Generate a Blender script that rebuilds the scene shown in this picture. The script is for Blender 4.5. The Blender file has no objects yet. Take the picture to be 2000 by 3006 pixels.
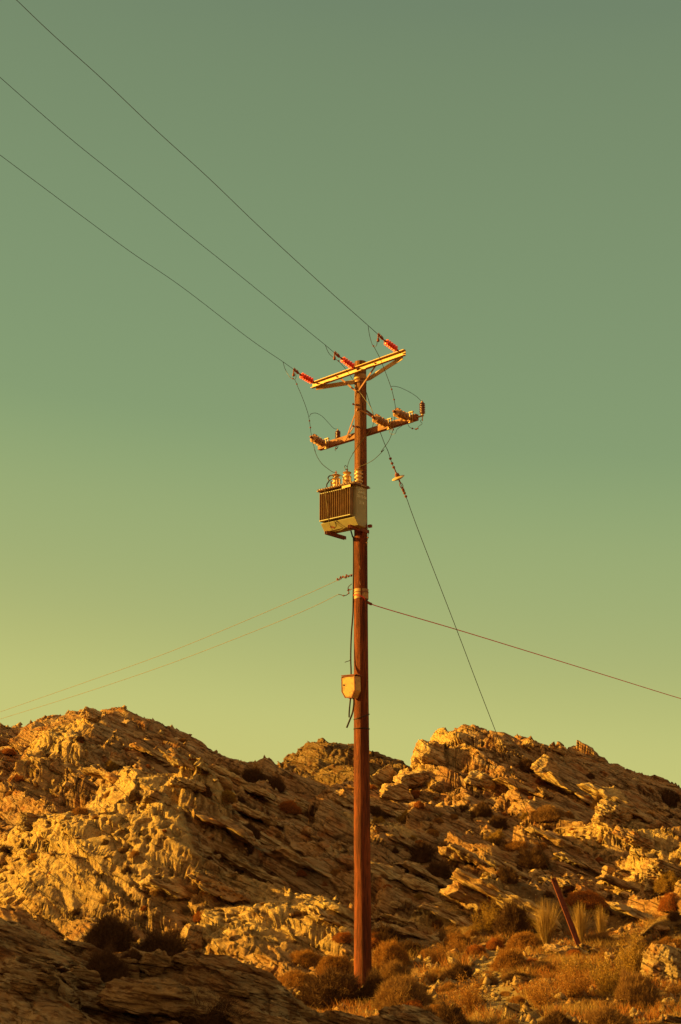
import bpy, bmesh, math, random
import numpy as np
from mathutils import Vector, Matrix
C = bpy.context.scene.collection
rad = math.radians

# ------------------------------------------------------------------ camera
CAMZ = 1.6; PITCH = rad(15.3); F = 4175.0            # F = focal length in pixels of the 2000x3006 photograph
cam_d = bpy.data.cameras.new('camera'); cam = bpy.data.objects.new('camera', cam_d); C.objects.link(cam)
cam.location = (0, 0, CAMZ); cam.rotation_euler = (rad(90) + PITCH, 0, 0)
cam_d.sensor_fit = 'VERTICAL'; cam_d.sensor_height = 36; cam_d.lens = F / 3006 * 36
cam_d.clip_start = .1; cam_d.clip_end = 6000
bpy.context.scene.camera = cam
CP, SP = math.cos(PITCH), math.sin(PITCH)
def ray(px, py):
    a, b = px - 1000, 1503 - py
    return Vector((a, F * CP - b * SP, F * SP + b * CP))
def P(px, py, Y):                                     # the point of the place seen at that pixel, Y metres away
    d = ray(px, py); t = Y / d.y
    return Vector((d.x * t, Y, CAMZ + d.z * t))
def proj(x, y, z):
    z = z - CAMZ; zc = y * CP + z * SP; yc = -y * SP + z * CP
    return 1000 + F * x / zc, 1503 - F * yc / zc

# ------------------------------------------------------------------ sky and sun
SUN_EL, SUN_AZ = rad(14.5), rad(5)                    # sun to the left, a little beyond the pole
sdir = Vector((-math.cos(SUN_AZ) * math.cos(SUN_EL), math.sin(SUN_AZ) * math.cos(SUN_EL), math.sin(SUN_EL)))
sl = bpy.data.lights.new('sun', 'SUN'); so = bpy.data.objects.new('sun', sl); C.objects.link(so)
sl.energy = 5.0; sl.angle = rad(.55); sl.color = (1, .60, .085)
so.rotation_euler = (-sdir).to_track_quat('-Z', 'Y').to_euler()
def srgb(r, g, b):
    f = lambda c: (c / 255 / 12.92) if c / 255 <= .04045 else ((c / 255 + .055) / 1.055) ** 2.4
    return (f(r), f(g), f(b), 1)
w = bpy.data.worlds.new('World'); bpy.context.scene.world = w; w.use_nodes = True
nt = w.node_tree; nt.nodes.clear(); N = nt.nodes.new; L = nt.links.new
out = N('ShaderNodeOutputWorld'); bg = N('ShaderNodeBackground'); L(bg.outputs[0], out.inputs[0])
tc = N('ShaderNodeTexCoord'); sep = N('ShaderNodeSeparateXYZ'); L(tc.outputs['Generated'], sep.inputs[0])
# a slow haze-gold gradient: elevation, tilted down towards the sun's side of the sky
def mth(op, a, b=None):
    n = N('ShaderNodeMath'); n.operation = op
    for i, v in enumerate((a, b)):
        if v is None: continue
        if isinstance(v, (int, float)): n.inputs[i].default_value = v
        else: L(v, n.inputs[i])
    return n.outputs[0]
el = mth('ARCSINE', sep.outputs['Z']); side = mth('MULTIPLY', sep.outputs['X'], .11)
fac = mth('ADD', el, side); fac = mth('DIVIDE', fac, 1.2)
ramp = N('ShaderNodeValToRGB'); L(fac, ramp.inputs[0]); ramp.color_ramp.interpolation = 'B_SPLINE'
stops = [(0.0, (208, 200, 118)), (.07, (205, 202, 121)), (.10, (198, 200, 124)), (.125, (186, 191, 120)), (.15, (174, 183, 119)), (.18, (164, 178, 119)), (.214, (156, 174, 119)), (.243, (146, 168, 118)), (.27, (137, 161, 117)),
         (.33, (132, 155, 116)), (.40, (127, 149, 113)), (.46, (122, 143, 110)), (.51, (118, 138, 109)), (.60, (103, 122, 107)), (1.0, (92, 108, 100))]
cr = ramp.color_ramp
while len(cr.elements) < len(stops): cr.elements.new(.5)
for e, (p, c) in zip(cr.elements, stops): e.position = p; e.color = srgb(*c)
sky = N('ShaderNodeTexSky'); sky.sky_type = 'NISHITA'; sky.sun_disc = False
sky.sun_elevation = SUN_EL; sky.sun_rotation = math.atan2(sdir.x, sdir.y)
skm = N('ShaderNodeMix'); skm.data_type = 'RGBA'; skm.blend_type = 'MULTIPLY'; skm.inputs[0].default_value = 1
L(sky.outputs[0], skm.inputs[6]); skm.inputs[7].default_value = (.045, .040, .014, 1)
mix = N('ShaderNodeMix'); mix.data_type = 'RGBA'; mix.inputs[0].default_value = .06
L(ramp.outputs[0], mix.inputs[6]); L(skm.outputs[2], mix.inputs[7]); 
# unseen sky brightened to fill shaded rock: round the low sun, behind the camera
dt = N('ShaderNodeVectorMath'); dt.operation = 'DOT_PRODUCT'; L(tc.outputs['Generated'], dt.inputs[0]); dt.inputs[1].default_value = sdir
def mrange(v, a, b):
    n = N('ShaderNodeMapRange'); n.interpolation_type = 'SMOOTHSTEP'; L(v, n.inputs[0]); n.inputs[1].default_value = a; n.inputs[2].default_value = b; return n.outputs[0]
m1 = N('ShaderNodeMix'); m1.data_type = 'RGBA'; L(mrange(dt.outputs['Value'], .48, 1.0), m1.inputs[0]); L(mix.outputs[2], m1.inputs[6]); m1.inputs[7].default_value = (2.8, 1.5, .34, 1)
m2 = N('ShaderNodeMix'); m2.data_type = 'RGBA'; L(mrange(sep.outputs['Y'], .35, -.75), m2.inputs[0]); L(m1.outputs[2], m2.inputs[6]); m2.inputs[7].default_value = (.60, .43, .215, 1)
L(m2.outputs[2], bg.inputs[0]); bg.inputs[1].default_value = .366
sc = bpy.context.scene
sc.view_settings.view_transform = 'Standard'; sc.view_settings.look = 'None'; sc.view_settings.exposure = 1.45; sc.view_settings.gamma = 1

# ------------------------------------------------------------------ noise in numpy
rng = np.random.default_rng(7)
PERM = rng.permutation(256).astype(np.int32); PERM = np.concatenate([PERM, PERM, PERM])
_g = rng.normal(size=(256, 3)); _g /= np.linalg.norm(_g, axis=1)[:, None]; G3 = _g.astype(np.float32)
_a = rng.uniform(0, 2 * np.pi, 256); G2 = np.stack([np.cos(_a), np.sin(_a)], 1).astype(np.float32)
RND = rng.uniform(0, 1, (256, 3)).astype(np.float32)
f32 = np.float32
def fade(t): return t * t * t * (t * (t * 6 - 15) + 10)
def n2(x, y, s=0):
    x = np.asarray(x, f32) + s * 17.3; y = np.asarray(y, f32) + s * 9.7
    xi = np.floor(x); yi = np.floor(y); fx = x - xi; fy = y - yi
    xi = xi.astype(np.int32) & 255; yi = yi.astype(np.int32) & 255
    u, v = fade(fx), fade(fy); r = []
    for i in (0, 1):
        for j in (0, 1):
            g = G2[PERM[PERM[xi + i] + yi + j]]; r.append(g[..., 0] * (fx - i) + g[..., 1] * (fy - j))
    a = r[0] + (r[1] - r[0]) * v; b = r[2] + (r[3] - r[2]) * v
    return (a + (b - a) * u) * 1.5
def n3(x, y, z, s=0):
    x = np.asarray(x, f32) + s * 17.3; y = np.asarray(y, f32) + s * 9.7; z = np.asarray(z, f32) + s * 5.1
    xi = np.floor(x); yi = np.floor(y); zi = np.floor(z); fx = x - xi; fy = y - yi; fz = z - zi
    xi = xi.astype(np.int32) & 255; yi = yi.astype(np.int32) & 255; zi = zi.astype(np.int32) & 255
    u, v, w_ = fade(fx), fade(fy), fade(fz); r = []
    for i in (0, 1):
        for j in (0, 1):
            h = PERM[PERM[xi + i] + yi + j]
            for k in (0, 1):
                g = G3[PERM[h + zi + k]]; r.append(g[..., 0] * (fx - i) + g[..., 1] * (fy - j) + g[..., 2] * (fz - k))
    q = [r[2 * m] + (r[2 * m + 1] - r[2 * m]) * w_ for m in range(4)]
    a = q[0] + (q[1] - q[0]) * v; b = q[2] + (q[3] - q[2]) * v
    return (a + (b - a) * u) * 1.5
def fbm2(x, y, o=4, s=0):
    t = 0; a = 1
    for k in range(o): t = t + a * n2(x * 2 ** k, y * 2 ** k, s + k * 3.1); a *= .5
    return t
def cell2(x, y, s=0, tilt=False):                      # distance to nearest seed, second nearest, id of nearest (and a randomly tilted facet)
    x = np.asarray(x, f32) + s * 13.1; y = np.asarray(y, f32) + s * 7.9
    xi = np.floor(x).astype(np.int32); yi = np.floor(y).astype(np.int32)
    d1 = np.full(x.shape, 9, f32); d2 = d1.copy(); idn = np.zeros(x.shape, np.int32); vx = d1 * 0; vy = d1 * 0
    for i in (-1, 0, 1):
        for j in (-1, 0, 1):
            h = PERM[PERM[(xi + i) & 255] + ((yi + j) & 255)]; r = RND[h]
            ax, ay = x - (xi + i + r[..., 0]), y - (yi + j + r[..., 1]); d = ax ** 2 + ay ** 2
            m = d < d1; d2 = np.where(m, d1, np.minimum(d2, d)); idn = np.where(m, h, idn); d1 = np.where(m, d, d1)
            if tilt: vx = np.where(m, ax, vx); vy = np.where(m, ay, vy)
    if tilt: q = RND[PERM[idn]]; return np.sqrt(d1), np.sqrt(d2), idn, (q[..., 0] - .5) * 2 * vx + (q[..., 1] - .5) * 2 * vy + (q[..., 2] - .5) * .12
    return np.sqrt(d1), np.sqrt(d2), idn
def facets(X, Y, Z, s, fine=True):                     # broken, flat-faced blocks at three sizes, long along the bedding
    o = 0; wz = (Z + .5 * X) * .9
    for k, (L_, a) in enumerate(((2.1, .50), (.8, .26), (.32, .13))):
        jx = .25 * n2(X / L_ * .8, Y / L_ * .8, s + k); o = o + a * cell2((X * .8 - .25 * Y) / L_ * .62 + jx, (Y * .8 + .3 * X + wz * 1.3) / L_ * 1.05 - jx, s + 4 * k, True)[3]
    return o
def sst(a, b, x): t = np.clip((x - a) / (b - a), 0, 1); return t * t * (3 - 2 * t)

# ------------------------------------------------------------------ the lie of the land
class TPS:
    def __init__(s, pts, lam=.002):
        q = np.array([s.key(p[0], p[1]) for p in pts]); v = np.array([(p[2] - CAMZ) / p[1] for p in pts]); n = len(q)
        K = s.U(np.linalg.norm(q[:, None] - q[None], axis=2)) + lam * np.eye(n)
        A = np.zeros((n + 3, n + 3)); A[:n, :n] = K; A[:n, n] = 1; A[:n, n + 1:] = q; A[n, :n] = 1; A[n + 1:, :n] = q.T
        s.q = q; s.c = np.linalg.solve(A, np.concatenate([v, [0, 0, 0]]))
    def key(s, x, y): return (x / y * 10, 5 * math.log(y / 20))
    def U(s, r): return np.where(r > 1e-9, r * r * np.log(r + 1e-12), 0)
    def __call__(s, X, Y):
        u = (X / Y * 10).ravel(); l = (5 * np.log(Y / 20)).ravel(); n = len(s.q)
        r = s.c[n] + s.c[n + 1] * u + s.c[n + 2] * l
        for k in range(n): r = r + s.c[k] * s.U(np.hypot(u - s.q[k, 0], l - s.q[k, 1]))
        return (r.reshape(X.shape) * Y + CAMZ)
def pts_from(cols):
    r = []
    for px, l in cols.items():
        for py, D in l: r.append(tuple(P(px, py, D)))
    return r
cols = {0: [(3100, 14), (2950, 19), (2870, 24), (2790, 28), (2730, 31), (2640, 34), (2500, 38), (2330, 44), (2220, 51)],
        220: [(3100, 14), (2950, 19), (2870, 24), (2790, 28), (2730, 31), (2610, 34), (2430, 38), (2290, 45), (2170, 52)],
        450: [(3100, 14), (2950, 19), (2870, 24), (2790, 28), (2730, 31), (2570, 34), (2390, 38), (2270, 46), (2190, 54)],
        750: [(3110, 14), (2990, 19), (2900, 24), (2825, 28), (2755, 31), (2600, 36), (2430, 43), (2310, 52)],
        950: [(3110, 14), (3005, 19), (2925, 23.5), (2840, 28), (2768, 31), (2630, 35), (2470, 42), (2350, 52)],
        1150: [(3120, 14), (3005, 19), (2930, 23.5), (2840, 28), (2670, 34), (2510, 41), (2400, 50)],
        1350: [(3120, 14), (2995, 19), (2920, 23), (2825, 28), (2690, 34), (2520, 43), (2350, 53)],
        1550: [(3120, 14), (2985, 19), (2890, 23), (2800, 28), (2700, 34), (2600, 39), (2450, 46), (2300, 54)],
        1780: [(3120, 14), (2985, 19), (2880, 23), (2780, 29), (2660, 36), (2560, 42), (2410, 50), (2300, 57)],
        2000: [(3120, 14), (2985, 19), (2860, 23.5), (2740, 28), (2610, 35), (2500, 42), (2400, 54)]}
skyl = [(-60, 2128), (0, 2128), (90, 2124), (150, 2118), (185, 2106), (212, 2085), (300, 2074), (360, 2084), (420, 2112), (510, 2144),
        (600, 2176), (680, 2208), (730, 2224), (780, 2224), (840, 2262), (930, 2305), (1050, 2325), (1150, 2315), (1205, 2280),
        (1232, 2236), (1270, 2200), (1310, 2168), (1370, 2146), (1450, 2158), (1540, 2160), (1620, 2172), (1715, 2184), (1800, 2214), (1850, 2245), (1920, 2282), (2000, 2312), (2080, 2345)]
cols.update({})
pts = pts_from(cols)
for px, py in skyl:
    D = 60 if px < 900 else 62 if px < 1500 else 62 + (px - 1500) * .012
    a = P(px, py, D); pts.append(tuple(a))
    b = P(px, py, D * 1.12); pts.append((b.x, b.y, b.z - 1.6)); b = P(px, py, D * 1.6); pts.append((b.x, b.y, b.z - 10))
# beyond the frame: open low ground to the left of the hill, a spur nearer the camera, the hills running on to the right
for x, y, z in [(-11, 23, .5), (-13, 27, .2), (-20, 27, 0), (-14, 33, .8), (-20, 36, .5), (-16, 42, 3), (-28, 40, .5), (-22, 48, 3.0), (-34, 52, 1), (-30, 62, 3), (-45, 70, 0), (-60, 110, -2),
                (0, 3, 0), (-3, 4, 0), (3, 4, 0), (-6, 6, 0), (6, 6, 0), (0, 8, -.1), (5, 10, 0), (-3.2, 9, .2), (12, 14, .6), (14, 25, 2.0), (22, 40, 4), (26, 55, 5), (30, 70, 3), (40, 110, -6), (0, 110, -6), (20, 22, 2), (-30, 30, 0), (-16, 9, 1)]:
    pts.append((x, y, z))
LAND = TPS(pts)
_bumps = [  # x pixel, y pixel, distance, length down the dip, half depth, height: slabs that stand out with a steep face to the left
    (590, 2470, 38, 3, 1.7, .9), (600, 2690, 31.5, 2.4, .9, .5), (330, 2410, 39, 3, 1.5, .9), 
    (1790, 2440, 47, 3.0, 2.0, 1.0), (180, 2200, 51, 3.6, 2.5, .35), (100, 2300, 46, 3.6, 2.0, 1.1), (350, 2230, 49, 3.2, 2, 1.0), (520, 2280, 47, 3, 2, .9),
    (1250, 2290, 57, 4, 2.0, .5), (1400, 2280, 56, 4, 2, .6), (1250, 2400, 50, 2.0, 2, .7), (1540, 2480, 45, 2.4, 1.6, .6), (960, 2410, 46, 2.2, 1.4, .9), (1620, 2290, 57, 4, 2, .7), (1130, 2600, 35, 2.6, 1.3, .45),
    (1080, 2460, 43, 2.0, 1.5, .6), (1900, 2540, 41, 2.6, 1.3, .7), (1560, 2620, 37, 2.2, 1.2, .5), (1350, 2490, 43, 2.4, 1.5, .6), (700, 2330, 48, 2.6, 1.6, .7), (260, 2330, 43, 2.4, 1.4, .7)]
_bigs = [  # wide massive ribs: x pixel, y pixel, distance, run-up to the crest, run-down, half depth, height, skew
    (420, 2560, 34.5, 3.4, 3.4, 3.6, 1.9, -.8), (120, 2620, 35, 1.6, 1.0, 2.4, .8, -.8), (560, 2440, 39, 2.0, 4.0, 2.6, 1.1, -.6), (200, 2290, 46, 1.4, 4.0, 2.4, .8, -.3), (930, 2690, 31.5, 1.5, 2.4, 2.3, .55, -.3), (740, 2700, 31, 1.0, 2.0, 1.2, .4, -.3),
    (1300, 2240, 59, 1.8, 6.0, 3.0, .9, -.3), (1830, 2440, 46, 1.5, 3.0, 2.2, 1.1, -.4), (1150, 2430, 45, .9, 3.0, 2.0, .7, -.3), (1400, 2640, 33, 1.1, 3.6, 1.5, 1.2, -.4), (1920, 2560, 40, 1.1, 3.0, 1.8, .8, -.4), (260, 2190, 53, 1.6, 5, 3, .5, .0), (1960, 2800, 25, .8, 2.0, 1.2, .8, -.3)]
BIGS = [(P(a, b, D), r0, r1, wy, h, k) for a, b, D, r0, r1, wy, h, k in _bigs]
BUMPS = [(P(a, b, D), wx, wy, h) for a, b, D, wx, wy, h in _bumps]
SOILP = [(1500, 2880, 23.5, 3.2, 3.6), (1420, 2740, 29, 2.4, 3.0), (1150, 2870, 24, 3.0, 2.2), (1750, 2900, 23, 3.0, 4.0), (1720, 2720, 31, 2.2, 2.6), (1950, 2900, 22, 2.4, 3.4), (900, 2860, 24, 1.6, 1.6), (1480, 2990, 19, 4, 3), (0, 3200, 6, 9, 7)]
SOILP = [(P(a, b, D), wx, wy) for a, b, D, wx, wy in SOILP]
def soil_mask(X, Y):
    m = 0
    for p, wx, wy in SOILP: m = np.maximum(m, np.exp(-(((X - p.x) / wx) ** 2 + ((Y - p.y) / wy) ** 2)))
    m = m + .25 * fbm2(X * .6, Y * .6, 3, 41)
    return sst(.25, .55, m)
def stair(b, k):                                       # bedding: b in bed thicknesses, flat treads and short risers
    fl = np.floor(b); f = b - fl
    return fl + np.where(f < k, 0.12 * f / k, .12 + .88 * sst(k, 1, f))
DIPX, DIPY = .52, .05
def relief(X, Y, Z, soil, sp=0, DIPX=.52, mass=0.0):
    """bedded rock: beds dip down to the right and out of the slope towards the viewer"""
    rock = 1 - soil
    wx = fbm2(X * .11, Y * .09, 3, 5 + sp); b = Z + DIPX * X - DIPY * Y + 1.5 * wx
    ca, cb = X * .84 - Y * .2, Y * .9 + X * .25 + (Z + .4 * X) * .9
    d1, d2, i = cell2(ca * .20, cb * .30, 2 + sp); off = (RND[i, 2] - .5); crack = sst(.09, .0, d2 - d1)
    e1, e2, j = cell2(ca * .55 + .3 * n2(X, Y, 3), cb * .95 + .3 * n2(X, Y, 4), 9 + sp); off2 = (RND[j, 2] - .5); crack2 = sst(.10, 0, e2 - e1)
    b = b + off * .6 + off2 * .2
    b0 = b; am = sst(-.5, .3, n2(X * .13, Y * .13, 21 + sp))
    t = 1.45; s1 = (stair(b / t, .62) - b / t) * t * .85 * (.45 + .55 * am)
    b1 = b + s1; t = .47; s2 = (stair(b1 / t + .3 * n2(X * .8, Y * .8, 8), .5) - b1 / t) * t * .55 * (.4 + .6 * sst(-.4, .4, n2(X * .3, Y * .3, 22)))
    b2 = b1 + s2; t = .15; s3 = (stair(b2 / t + .3 * n2(X * 2, Y * 2, 11), .55) - b2 / t) * t * .6
    Z = Z + rock * (1 - .45 * mass) * (s1 + s2 + s3) + rock * (.10 + .6 * sst(-.05, .55, n2(X * .17, Y * .17, 95)) + .1 * mass) * facets(X, Y, Z, 5 + sp) * .75 + rock * (.10 * off2 - .22 * crack - .08 * crack2) + soil * .04 * fbm2(X * 1.5, Y * 1.5, 3, 51)
    Z = Z + rock * (.22 * fbm2(X * .35, Y * .35, 2, 31))
    return Z, rock, am, RND[i, 0], b2
def land(X, Y):
    Z = LAND(X, Y)
    return Z
def knolls(X, Y, Z):
    ex = .35 * fbm2(X * .9, Y * .9, 2, 15); mass = np.zeros_like(Z); ey = .6 * fbm2(X * .5, Y * .5, 3, 19)
    for p, r0, r1, wy, h, k in BIGS:
        t = X - p.x + k * (p.y - Y) + .6 * ex + ey * .5; f = np.clip((t + r0) / (r0 + .1), 0, 1) ** .8 * np.clip(1 - t / r1, 0, 1)
        win = sst(1.0, .15, np.abs(Y - p.y) / wy + .1 * ex); Z = Z + h * f * win
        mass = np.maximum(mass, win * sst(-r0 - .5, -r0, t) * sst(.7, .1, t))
    for p, wx, wy, h in BUMPS:
        h = h * .8; t = X - p.x + ex * 1.1 + .25 * np.abs(Y - p.y); f = sst(-.32, .0, t) * np.clip(1 - t / wx, 0, 1) ** 1.1
        Z = Z + h * f * sst(1.0, .55, np.abs(Y - p.y) / wy + .35 * ex) * (1 + .25 * ex)
    # spur off to the left of the frame that keeps the low evening sun from the nearest rocks
    d = ((X + 12.5) / 5) ** 2 + ((Y - 15.5) / 4.6) ** 2; Z = Z + 4.6 * np.exp(-d ** 1.6)
    return Z, mass
def rough(X, Y, Z, rock, am, amp=1.0, mass=0.0):
    """true three-dimensional displacement so risers overhang, flake and pit"""
    q = (.5, 1.3, 3.2, 7.5); A = (.10, .055, .045, .03); dx = dy = dz = 0
    for k, (f, a) in enumerate(zip(q, A)):
        Xr = X * f * .5; Yr = Y * f * .9; Zr = (Z + DIPX * X) * f * 2.3
        v1 = n3(Xr, Yr, Zr, 60 + k); v2 = n3(Xr, Yr, Zr, 70 + k)
        rdg = (.5 - np.abs(v1)) * 1.2
        dx = dx + a * v2; dy = dy - a * rdg; dz = dz + a * (v1 * .5 + rdg * .2)
    # tafoni: honeycomb pits bitten into the faces
    # beds of unequal hardness: each stands out as a ledge with a sharp lower lip, all dipping the same way
    bz = Z + .52 * X - .05 * Y + .35 * n2(X * .35, Y * .35, 61) + .10 * n3(X * 1.4, Y * 1.4, Z * 2.5, 62); led = 0
    for T, a, s_ in ((.62, .26, 3), (.23, .13, 4), (.09, .05, 5)):
        q_ = bz / T + .5 * n2(X * .5, Y * .5, s_ + 60); k_ = np.floor(q_); f_ = q_ - k_; hard = RND[PERM[k_.astype(np.int32) & 255], s_ % 3]
        led = led + a * hard * (1 - f_) * sst(0, .12, f_) * (.35 + .65 * sst(-.3, .3, n2(X * .7 + k_, Y * .7, s_ + 64)))
    dy = dy - led; dx = dx - .55 * led
    cx, cy, _ = cell2(X * 2.6 + .6 * n2(X * 2, Z * 2, 1), (Z + .5 * Y) * 4.2 + .5 * n2(X * 3, Z * 3, 2), 30)
    pm = sst(.12, .38, n2(X * .22, Y * .22 + Z * .3, 81)) * rock; pm = np.maximum(pm, mass * sst(-.1, .35, n2(X * .5, Y * .5, 83))); pit = sst(.42, .12, cx) * pm
    g = rock * amp * (.75 + .35 * sst(-.35, .45, n2(X * .16, Y * .14, 91) + .1) + .15 * mass)
    return X + dx * g, Y + dy * g + pit * .15 * amp, Z + dz * g - pit * .05 * amp, pit
def grid_obj(name, X, Y, Z, attrs, material, kind='structure'):
    r, c = X.shape; me = bpy.data.meshes.new(name); n = r * c
    co = np.stack([X, Y, Z], -1).reshape(-1, 3).astype(f32)
    me.vertices.add(n); me.vertices.foreach_set('co', co.ravel())
    i = np.arange(n).reshape(r, c); q = np.stack([i[:-1, :-1], i[:-1, 1:], i[1:, 1:], i[1:, :-1]], -1).reshape(-1, 4).astype(np.int32); m = len(q)
    me.loops.add(m * 4); me.loops.foreach_set('vertex_index', q.ravel())
    me.polygons.add(m); me.polygons.foreach_set('loop_start', np.arange(m, dtype=np.int32) * 4)
    me.update(calc_edges=True)
    for k, v in attrs.items():
        a = me.attributes.new(k, 'FLOAT', 'POINT'); a.data.foreach_set('value', np.ascontiguousarray(v, f32).ravel())
    me.materials.append(material); o = bpy.data.objects.new(name, me); C.objects.link(o)
    if kind: o['kind'] = kind
    return o
# ------------------------------------------------------------------ materials
class NT:
    def __init__(s, name):
        s.m = bpy.data.materials.new(name); s.m.use_nodes = True; s.t = s.m.node_tree; s.b = s.t.nodes['Principled BSDF']; s.co = None
    def n(s, typ, **kw):
        x = s.t.nodes.new(typ)
        for k, v in kw.items(): setattr(x, k, v)
        return x
    def put(s, sock, v):
        if hasattr(v, 'is_output') or hasattr(v, 'links') and not isinstance(v, (int, float, tuple)): s.t.links.new(v, sock)
        else: sock.default_value = v
    def coord(s, space='Object'):
        return s.n('ShaderNodeTexCoord').outputs[space]
    def pos(s): return s.n('ShaderNodeNewGeometry').outputs['Position']
    def mp(s, v, sc=(1, 1, 1), rot=(0, 0, 0), loc=(0, 0, 0)):
        x = s.n('ShaderNodeMapping'); s.put(x.inputs[0], v); x.inputs[1].default_value = loc; x.inputs[2].default_value = rot; x.inputs[3].default_value = sc; return x.outputs[0]
    def noise(s, v, sc, det=5, ro=.6, dist=0):
        x = s.n('ShaderNodeTexNoise'); s.put(x.inputs['Vector'], v); x.inputs['Scale'].default_value = sc; x.inputs['Detail'].default_value = det
        x.inputs['Roughness'].default_value = ro; x.inputs['Distortion'].default_value = dist; return x.outputs[0]
    def voro(s, v, sc, feat='F1'):
        x = s.n('ShaderNodeTexVoronoi', feature=feat); s.put(x.inputs['Vector'], v); x.inputs['Scale'].default_value = sc; return x.outputs[0]
    def math(s, op, a, b=0.0, clamp=False):
        x = s.n('ShaderNodeMath', operation=op); x.use_clamp = clamp; s.put(x.inputs[0], a); s.put(x.inputs[1], b); return x.outputs[0]
    def rng(s, v, a, b, c=0.0, d=1.0):
        x = s.n('ShaderNodeMapRange'); s.put(x.inputs[0], v)
        for i, q in enumerate((a, b, c, d)): x.inputs[i + 1].default_value = q
        return x.outputs[0]
    def mix(s, f, a, b, blend='MIX'):
        x = s.n('ShaderNodeMix', data_type='RGBA', blend_type=blend); s.put(x.inputs[0], f)
        s.put(x.inputs[6], a if not isinstance(a, tuple) else (*a[:3], 1)); s.put(x.inputs[7], b if not isinstance(b, tuple) else (*b[:3], 1)); return x.outputs[2]
    def attr(s, nm):
        x = s.n('ShaderNodeAttribute'); x.attribute_name = nm; return x.outputs['Fac']
    def bump(s, h, dist, strength=1.0, nrm=None):
        x = s.n('ShaderNodeBump'); s.put(x.inputs['Height'], h); x.inputs['Distance'].default_value = dist; x.inputs['Strength'].default_value = strength
        if nrm is not None: s.t.links.new(nrm, x.inputs['Normal'])
        return x.outputs[0]
    def fin(s, col, rough=.9, nrm=None, metal=0.0, spec=.2):
        s.put(s.b.inputs['Base Color'], col if not isinstance(col, tuple) else (*col[:3], 1)); s.put(s.b.inputs['Roughness'], rough)
        s.put(s.b.inputs['Metallic'], metal); s.b.inputs['Specular IOR Level'].default_value = spec
        if nrm is not None: s.t.links.new(nrm, s.b.inputs['Normal'])
        return s.m
def rock_mat(name, grey=(.52, .325, .155), tan=(.58, .32, .12), rust=(.46, .17, .05), usesoil=True, space='W', ts=1.0, bd=.09, dip=27.5, dark=.8):
    n = NT(name); p = n.pos() if space == 'W' else n.coord()
    if ts != 1: p = n.mp(p, sc=(ts, ts, ts))
    bed = n.mp(p, rot=(rad(-7), rad(-dip), 0)); bed = n.mp(bed, sc=(.35, .45, 2.6))   # stretched along the bedding
    a = n.noise(p, .35, 5, .62); b = n.noise(bed, 1.1, 8, .66, .4); c = n.noise(bed, 5.5, 6, .7, .2); d = n.noise(p, 1.3, 6, .65, .5)
    col = n.mix(n.rng(a, .40, .60), grey, tan)
    col = n.mix(n.rng(d, .52, .66), col, rust)
    a2 = n.noise(p, .8, 6, .65, .6); col = n.mix(n.math('MULTIPLY', n.rng(a2, .46, .58), .65), col, tuple(x * q for x, q in zip(rust, (1.0, 1.25, 1.5))))
    col = n.mix(n.rng(b, .56, .66), col, tuple(x * 1.35 for x in grey[:3]))
    col = n.mix(n.math('MULTIPLY', n.rng(c, .53, .39), dark), col, (.13, .048, .013))
    pit = n.voro(n.mix(.25, p, n.t.nodes.new('ShaderNodeTexNoise').outputs[1]), 3.2)
    lich = n.noise(p, 9, 4, .7); col = n.mix(n.math('MULTIPLY', n.rng(lich, .60, .70), .5), col, (.11, .085, .045))
    crk = n.voro(bed, .9, 'DISTANCE_TO_EDGE'); cm = n.math('MULTIPLY', n.rng(crk, .0, .035, 1, 0), n.rng(n.attr('soil'), 0, .3, 1, 0) if usesoil else 1.0); col = n.mix(n.math('MULTIPLY', cm, .55), col, (.05, .028, .012))
    if usesoil:
        ms = n.math('MULTIPLY', n.attr('mass'), n.rng(n.noise(p, 1.1, 5, .65), .32, .44)); col = n.mix(n.math('MULTIPLY', ms, .95), col, n.mix(n.rng(lich, .42, .60), (.80, .53, .20), (.58, .34, .12)))  # sunlit rib faces painted paler and golden, light put into the colour
        s = n.attr('soil'); sn = n.noise(p, 6, 6, .75); sc_ = n.mix(n.rng(sn, .4, .6), (.16, .085, .03), (.32, .19, .075))
        col = n.mix(s, col, sc_); col = n.mix(n.math('MULTIPLY', n.attr('path'), .9), col, (.42, .29, .13))
    h = n.math('ADD', n.math('MULTIPLY', b, 1.0), n.math('MULTIPLY', c, .45)); h = n.math('ADD', h, n.math('MULTIPLY', n.noise(p, 9, 7, .8), .6))
    h = n.math('SUBTRACT', h, n.math('MULTIPLY', cm, .35)); h = n.math('ADD', h, n.math('MULTIPLY', n.rng(pit, .05, .35), .22))
    return n.fin(col, .93, n.bump(h, bd * 3.0, 1.0), spec=.1)
M = {}
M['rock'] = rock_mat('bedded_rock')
M['boulder'] = rock_mat('boulder_rock', grey=(.52, .36, .17), tan=(.60, .38, .15), rust=(.48, .20, .06), usesoil=False, bd=.05)
M['far_rock'] = rock_mat('far_rock', grey=(.36, .23, .105), tan=(.40, .24, .09), rust=(.28, .11, .035), bd=.16)  # darker copy of the hillside rock, the crest's shade put into its colour
M['near_rock'] = rock_mat('near_rock', grey=(.62, .42, .20), tan=(.54, .30, .11), rust=(.34, .12, .032), bd=.06, ts=2.2, dip=15, dark=1.0)
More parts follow.
